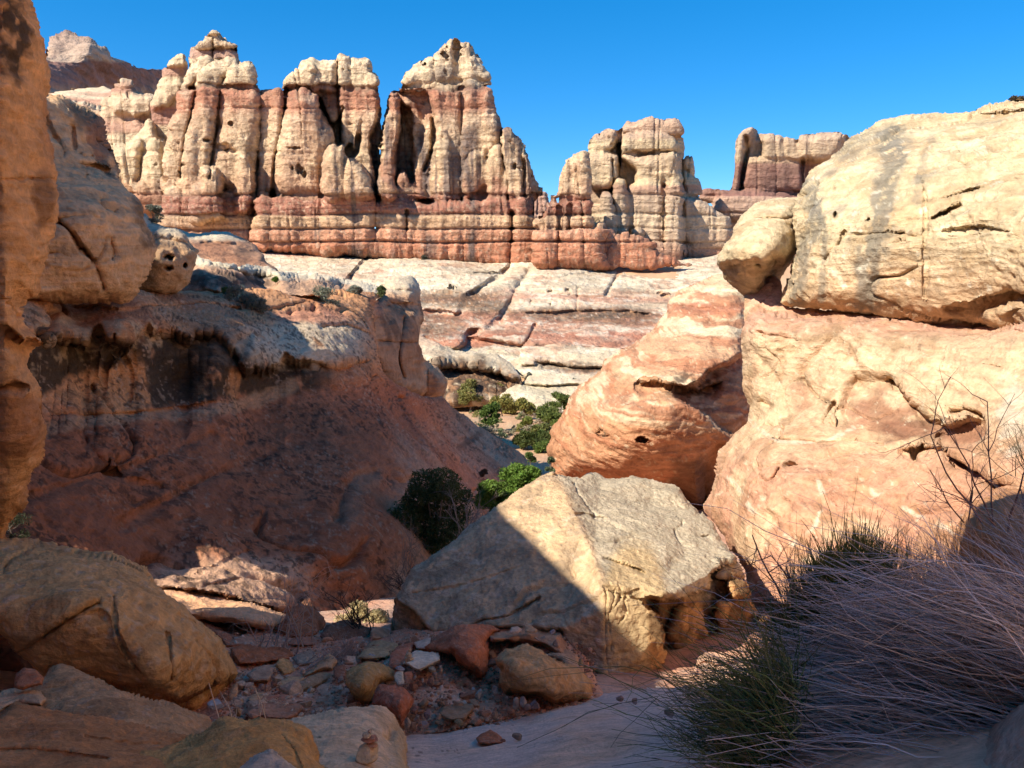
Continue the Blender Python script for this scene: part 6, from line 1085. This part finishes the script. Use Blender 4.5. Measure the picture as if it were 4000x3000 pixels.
def bare(name, label, fn, cx, by, y, h_, n, spread, colr, seed, lev=3, rad=.008, kink=.25, lean=(0, 0, 0), kids=3, up=.1):
    q = fn("%f,%f" % (cx, by))[0]; root = empty(name, P3(q[0], q[1], y)); tag(root, label, "shrub"); r = np.random.RandomState(seed); T = Tubes(); h = h_*y/3000/.95/fn.sc
    for k in range(n):
        d = np.array([r.normal()*spread, r.normal()*spread*.7, 1.])+np.array(lean); d /= np.linalg.norm(d); grow(T, r, np.array([r.normal()*.08, r.normal()*.08, -.03]), d, h*r.uniform(.55, 1.), rad*1.45*r.uniform(.6, 1), lev, colr, kink, kids, 3, up)
    T.build("stems", WOOD, root)
bare("bare_shrub", "leafless shrub with tall thin grey twigs, in front of the sunlit patch", K, 1010, 800, 9.3, 640, 5, .22, (.46, .36, .31), 1, rad=.009)
bare("bare_shrub", "low leafless shrub spreading left over the rusty red slab", K, 840, 790, 9.2, 420, 6, .75, (.42, .33, .29), 2, rad=.008)
bare("bare_shrub", "leafless sapling with one upright stem right of the tall twigs", K, 1150, 800, 9.1, 520, 3, .18, (.42, .33, .29), 3, rad=.009)
bare("bare_shrub", "dark tangled leafless shrub against the glowing leaves by the block's left corner", K, 1810, 680, 9.9, 430, 10, .8, (.05, .04, .035), 4, lev=4, rad=.012, kink=.4, lean=(-.5, 0, 0))
bare("bare_shrub", "dense low mound of grey twigs beside the lichened slab", K, 1600, 930, 8.4, 210, 60, .6, (.36, .29, .26), 5, lev=2, rad=.004, kids=4)
bare("bare_shrub", "grey dead branches lying over the rubble by the long squared stone", K, 1150, 1010, 8.0, 320, 6, .4, (.5, .42, .38), 6, lev=2, rad=.008, lean=(1.2, 0, -.5), up=0)
bare("bare_shrub", "few dry straw coloured stalks rising above the ochre boulder", K, 760, 1500, 4.6, 420, 3, .12, (.66, .50, .38), 7, lev=1, rad=.005, kink=.1, lean=(-.2, 0, 0), kids=2)
bare("bare_shrub", "single long dry stalk leaning left, tip against the shaded boulder", K, 700, 1505, 4.7, 690, 1, .02, (.66, .50, .38), 8, lev=0, rad=.006, kink=.05, lean=(-.28, 0, 0))
bare("bare_shrub", "pale bare shrub between the dark juniper and the bright green bush", H, 1170, 330, 17, 250, 8, .3, (.30, .25, .22), 9, lev=3, rad=.014)
bare("bare_shrub", "thin bare shrub at the foot of the dark juniper", H, 850, 560, 14, 260, 6, .3, (.24, .18, .15), 10, lev=3, rad=.009)
bare("bare_shrub", "wispy bare twigs against the block's left shoulder", H, 820, 640, 11, 150, 14, .9, (.10, .07, .06), 14, lev=3, rad=.006, lean=(-.8, 0, 0), kink=.35)
bare("bare_shrub", "small pale leafless shrub with white twigs in front of the canyon wall's base", I, 1470, 620, 5.2, 330, 5, .25, (.42, .36, .36), 11, lev=3, rad=.004)
bare("bare_shrub", "reddish brown forked twigs rising against the canyon wall, left of the green stems", I, 860, 720, 4.6, 520, 4, .3, (.24, .13, .10), 12, lev=3, rad=.007, lean=(-.75, 0, 0))
bare("bare_shrub", "long dark twigs crossing the canyon wall above the dark rock", F, 1950, 1200, 4.6, 700, 7, .3, (.24, .15, .13), 13, lev=2, rad=.006, lean=(-.8, 0, 0))
bare("bare_shrub", "green-black twiggy sprigs at the edge of the picture beside the hollowed wall", F, 2200, 950, 7.5, 320, 12, .4, (.10, .08, .05), 15, lev=3, rad=.005, lean=(-.35, 0, 0))
# sunlit leaves glowing behind the dark tangled shrub
treep("bush", "patch of sunlit yellowish leaves glowing behind the dark tangled shrub", H, 600, 880, 110, 330, 12.4, (.50, .42, .22), 480, n=7000, size=.03, cat="bush", trunkf=0., nl=12, hole=-.05)
# fans of stems: green jointfir and the big dry bush
def fan(name, label, fn, roots, tips, n, y0, y1, cols_, r0, seed, sag=.05, side=3, fork=2, wild=1., short=.45):
    r = np.random.RandomState(seed); q0 = np.array(fn(roots)); q1 = np.array(fn(tips)); b = P3(q0[:, 0].mean(), q0[:, 1].mean(), y0); root = empty(name, b); tag(root, label, "bush"); T = Tubes()
    for k in range(n):
        t = r.rand(); j = t*(len(q0)-1); i = min(int(j), len(q0)-2); A0 = q0[i]+(q0[i+1]-q0[i])*(j-i)
        t2 = np.clip(t+r.normal()*.10, 0, 1); j = t2*(len(q1)-1); i = min(int(j), len(q1)-2); A1 = q1[i]+(q1[i+1]-q1[i])*(j-i)
        f = r.uniform(short, .98) if r.rand() < .93 else r.uniform(.9, 1.15); 
        if r.rand() < .12*(wild-1): A1 = A1+r.normal(size=2)*220
        s0 = P3(A0[0]+r.normal()*40, A0[1]+r.normal()*40, y0*r.uniform(.88, 1.12)); e = P3(A1[0]+r.normal()*35*wild, A1[1]+r.normal()*35*wild, y1*r.uniform(.85, 1.15)); e = s0+(e-s0)*f
        u = np.linspace(0, 1, 8)[:, None]; Ln = np.linalg.norm(e-s0); bow = r.normal(size=3)*Ln*.03*wild; pts = s0+(e-s0)*u+bow*np.sin(u*math.pi)+np.array([0, 0, sag*Ln])*np.sin(u*math.pi)+np.cumsum(r.normal(size=(8, 3))*Ln*.006*wild, 0)
        co = np.array(cols_[r.randint(len(cols_))])*r.uniform(.7, 1.25); T.add(pts-b, r0*r.uniform(.4, 1.0)**1.4*1.5, r0*.3, co, 3)
        for g in range(r.randint(fork+1)):
            i = r.randint(2, 6); d = (pts[i+1]-pts[i]); d /= np.linalg.norm(d); d = d+r.normal(size=3)*.28; L2 = Ln*r.uniform(.15, .4); pp = pts[i]+d*np.linspace(0, 1, 5)[:, None]*L2+np.cumsum(r.normal(size=(5, 3))*L2*.02, 0)
            T.add(pp-b, r0*.45, r0*.2, co*r.uniform(.85, 1.2), 3)
    T.build("stems", WOOD, root)
GR = [(.075, .105, .028), (.10, .13, .035), (.05, .065, .025), (.16, .14, .06)]
fan("green_bush", "tallest dark green clump of upright leafless stems, in front of the canyon wall", I, "1050,900 1200,880 1350,850", "930,440 1080,390 1230,310 1330,350 1440,430", 2000, 4.6, 4.5, [(.15, .19, .045), (.2, .24, .06), (.1, .13, .04), (.28, .26, .09)], .0042, 1, 0, fork=2)
fan("green_bush", "smaller dark green clump below the tallest one, beside the broken end of the fallen block", I, "850,1050 1000,1000 1150,950", "640,900 720,750 830,600 950,560 1060,540", 1300, 4.5, 4.6, GR, .004, 2, 0, fork=2)
fan("green_bush", "lowest dark green clump spilling over the smooth ramp beside the dry bush", I, "750,1800 800,1450 850,1200", "180,1560 190,1350 150,1150 350,1050 560,1060 700,960", 1000, 2.9, 3.0, [(.12, .16, .05), (.16, .19, .06), (.09, .11, .04), (.24, .22, .1)], .003, 3, .02, fork=3, wild=2.5, short=.35)
DR = [(.58, .49, .45), (.50, .43, .42), (.60, .44, .32), (.36, .30, .27), (.68, .58, .52), (.25, .18, .14)]
fan("dry_bush", "huge mass of dry grey-lavender stems sweeping up from the lower right corner", I, "2500,1900 2650,1500 2750,1150", "420,1900 380,1640 380,1300 480,1080 780,900 1000,700 1200,620 1500,520", 2000, 2.9, 3.3, DR, .0036, 4, .06, fork=4, wild=2.2, short=.55)
fan("dry_bush", "steeper fan of dry brown stems in front of the dark shaded rock", I, "2700,1500 2750,1100 2800,800", "1250,600 1400,520 1600,420 1750,250 1900,50 2100,0", 380, 3.4, 4.2, DR, .0032, 5, .05, fork=3, wild=1.8, short=.5)
fan("dry_bush", "low spray of dry grey stems along the very bottom edge, under the huge mass", I, "2600,2000 2500,1750", "560,1760 500,1620 560,1480 700,1380", 600, 2.7, 2.9, DR, .0042, 7, .03, fork=3, wild=2, short=.5)
fan("dry_grass", "upright thin tan straws standing before the dark shaded rock", I, "1500,900 1900,900 2400,900", "1450,350 1800,250 2300,180", 700, 5.0, 5.0, [(.40, .26, .15), (.34, .2, .12), (.3, .2, .15)], .0028, 6, 0, fork=1)
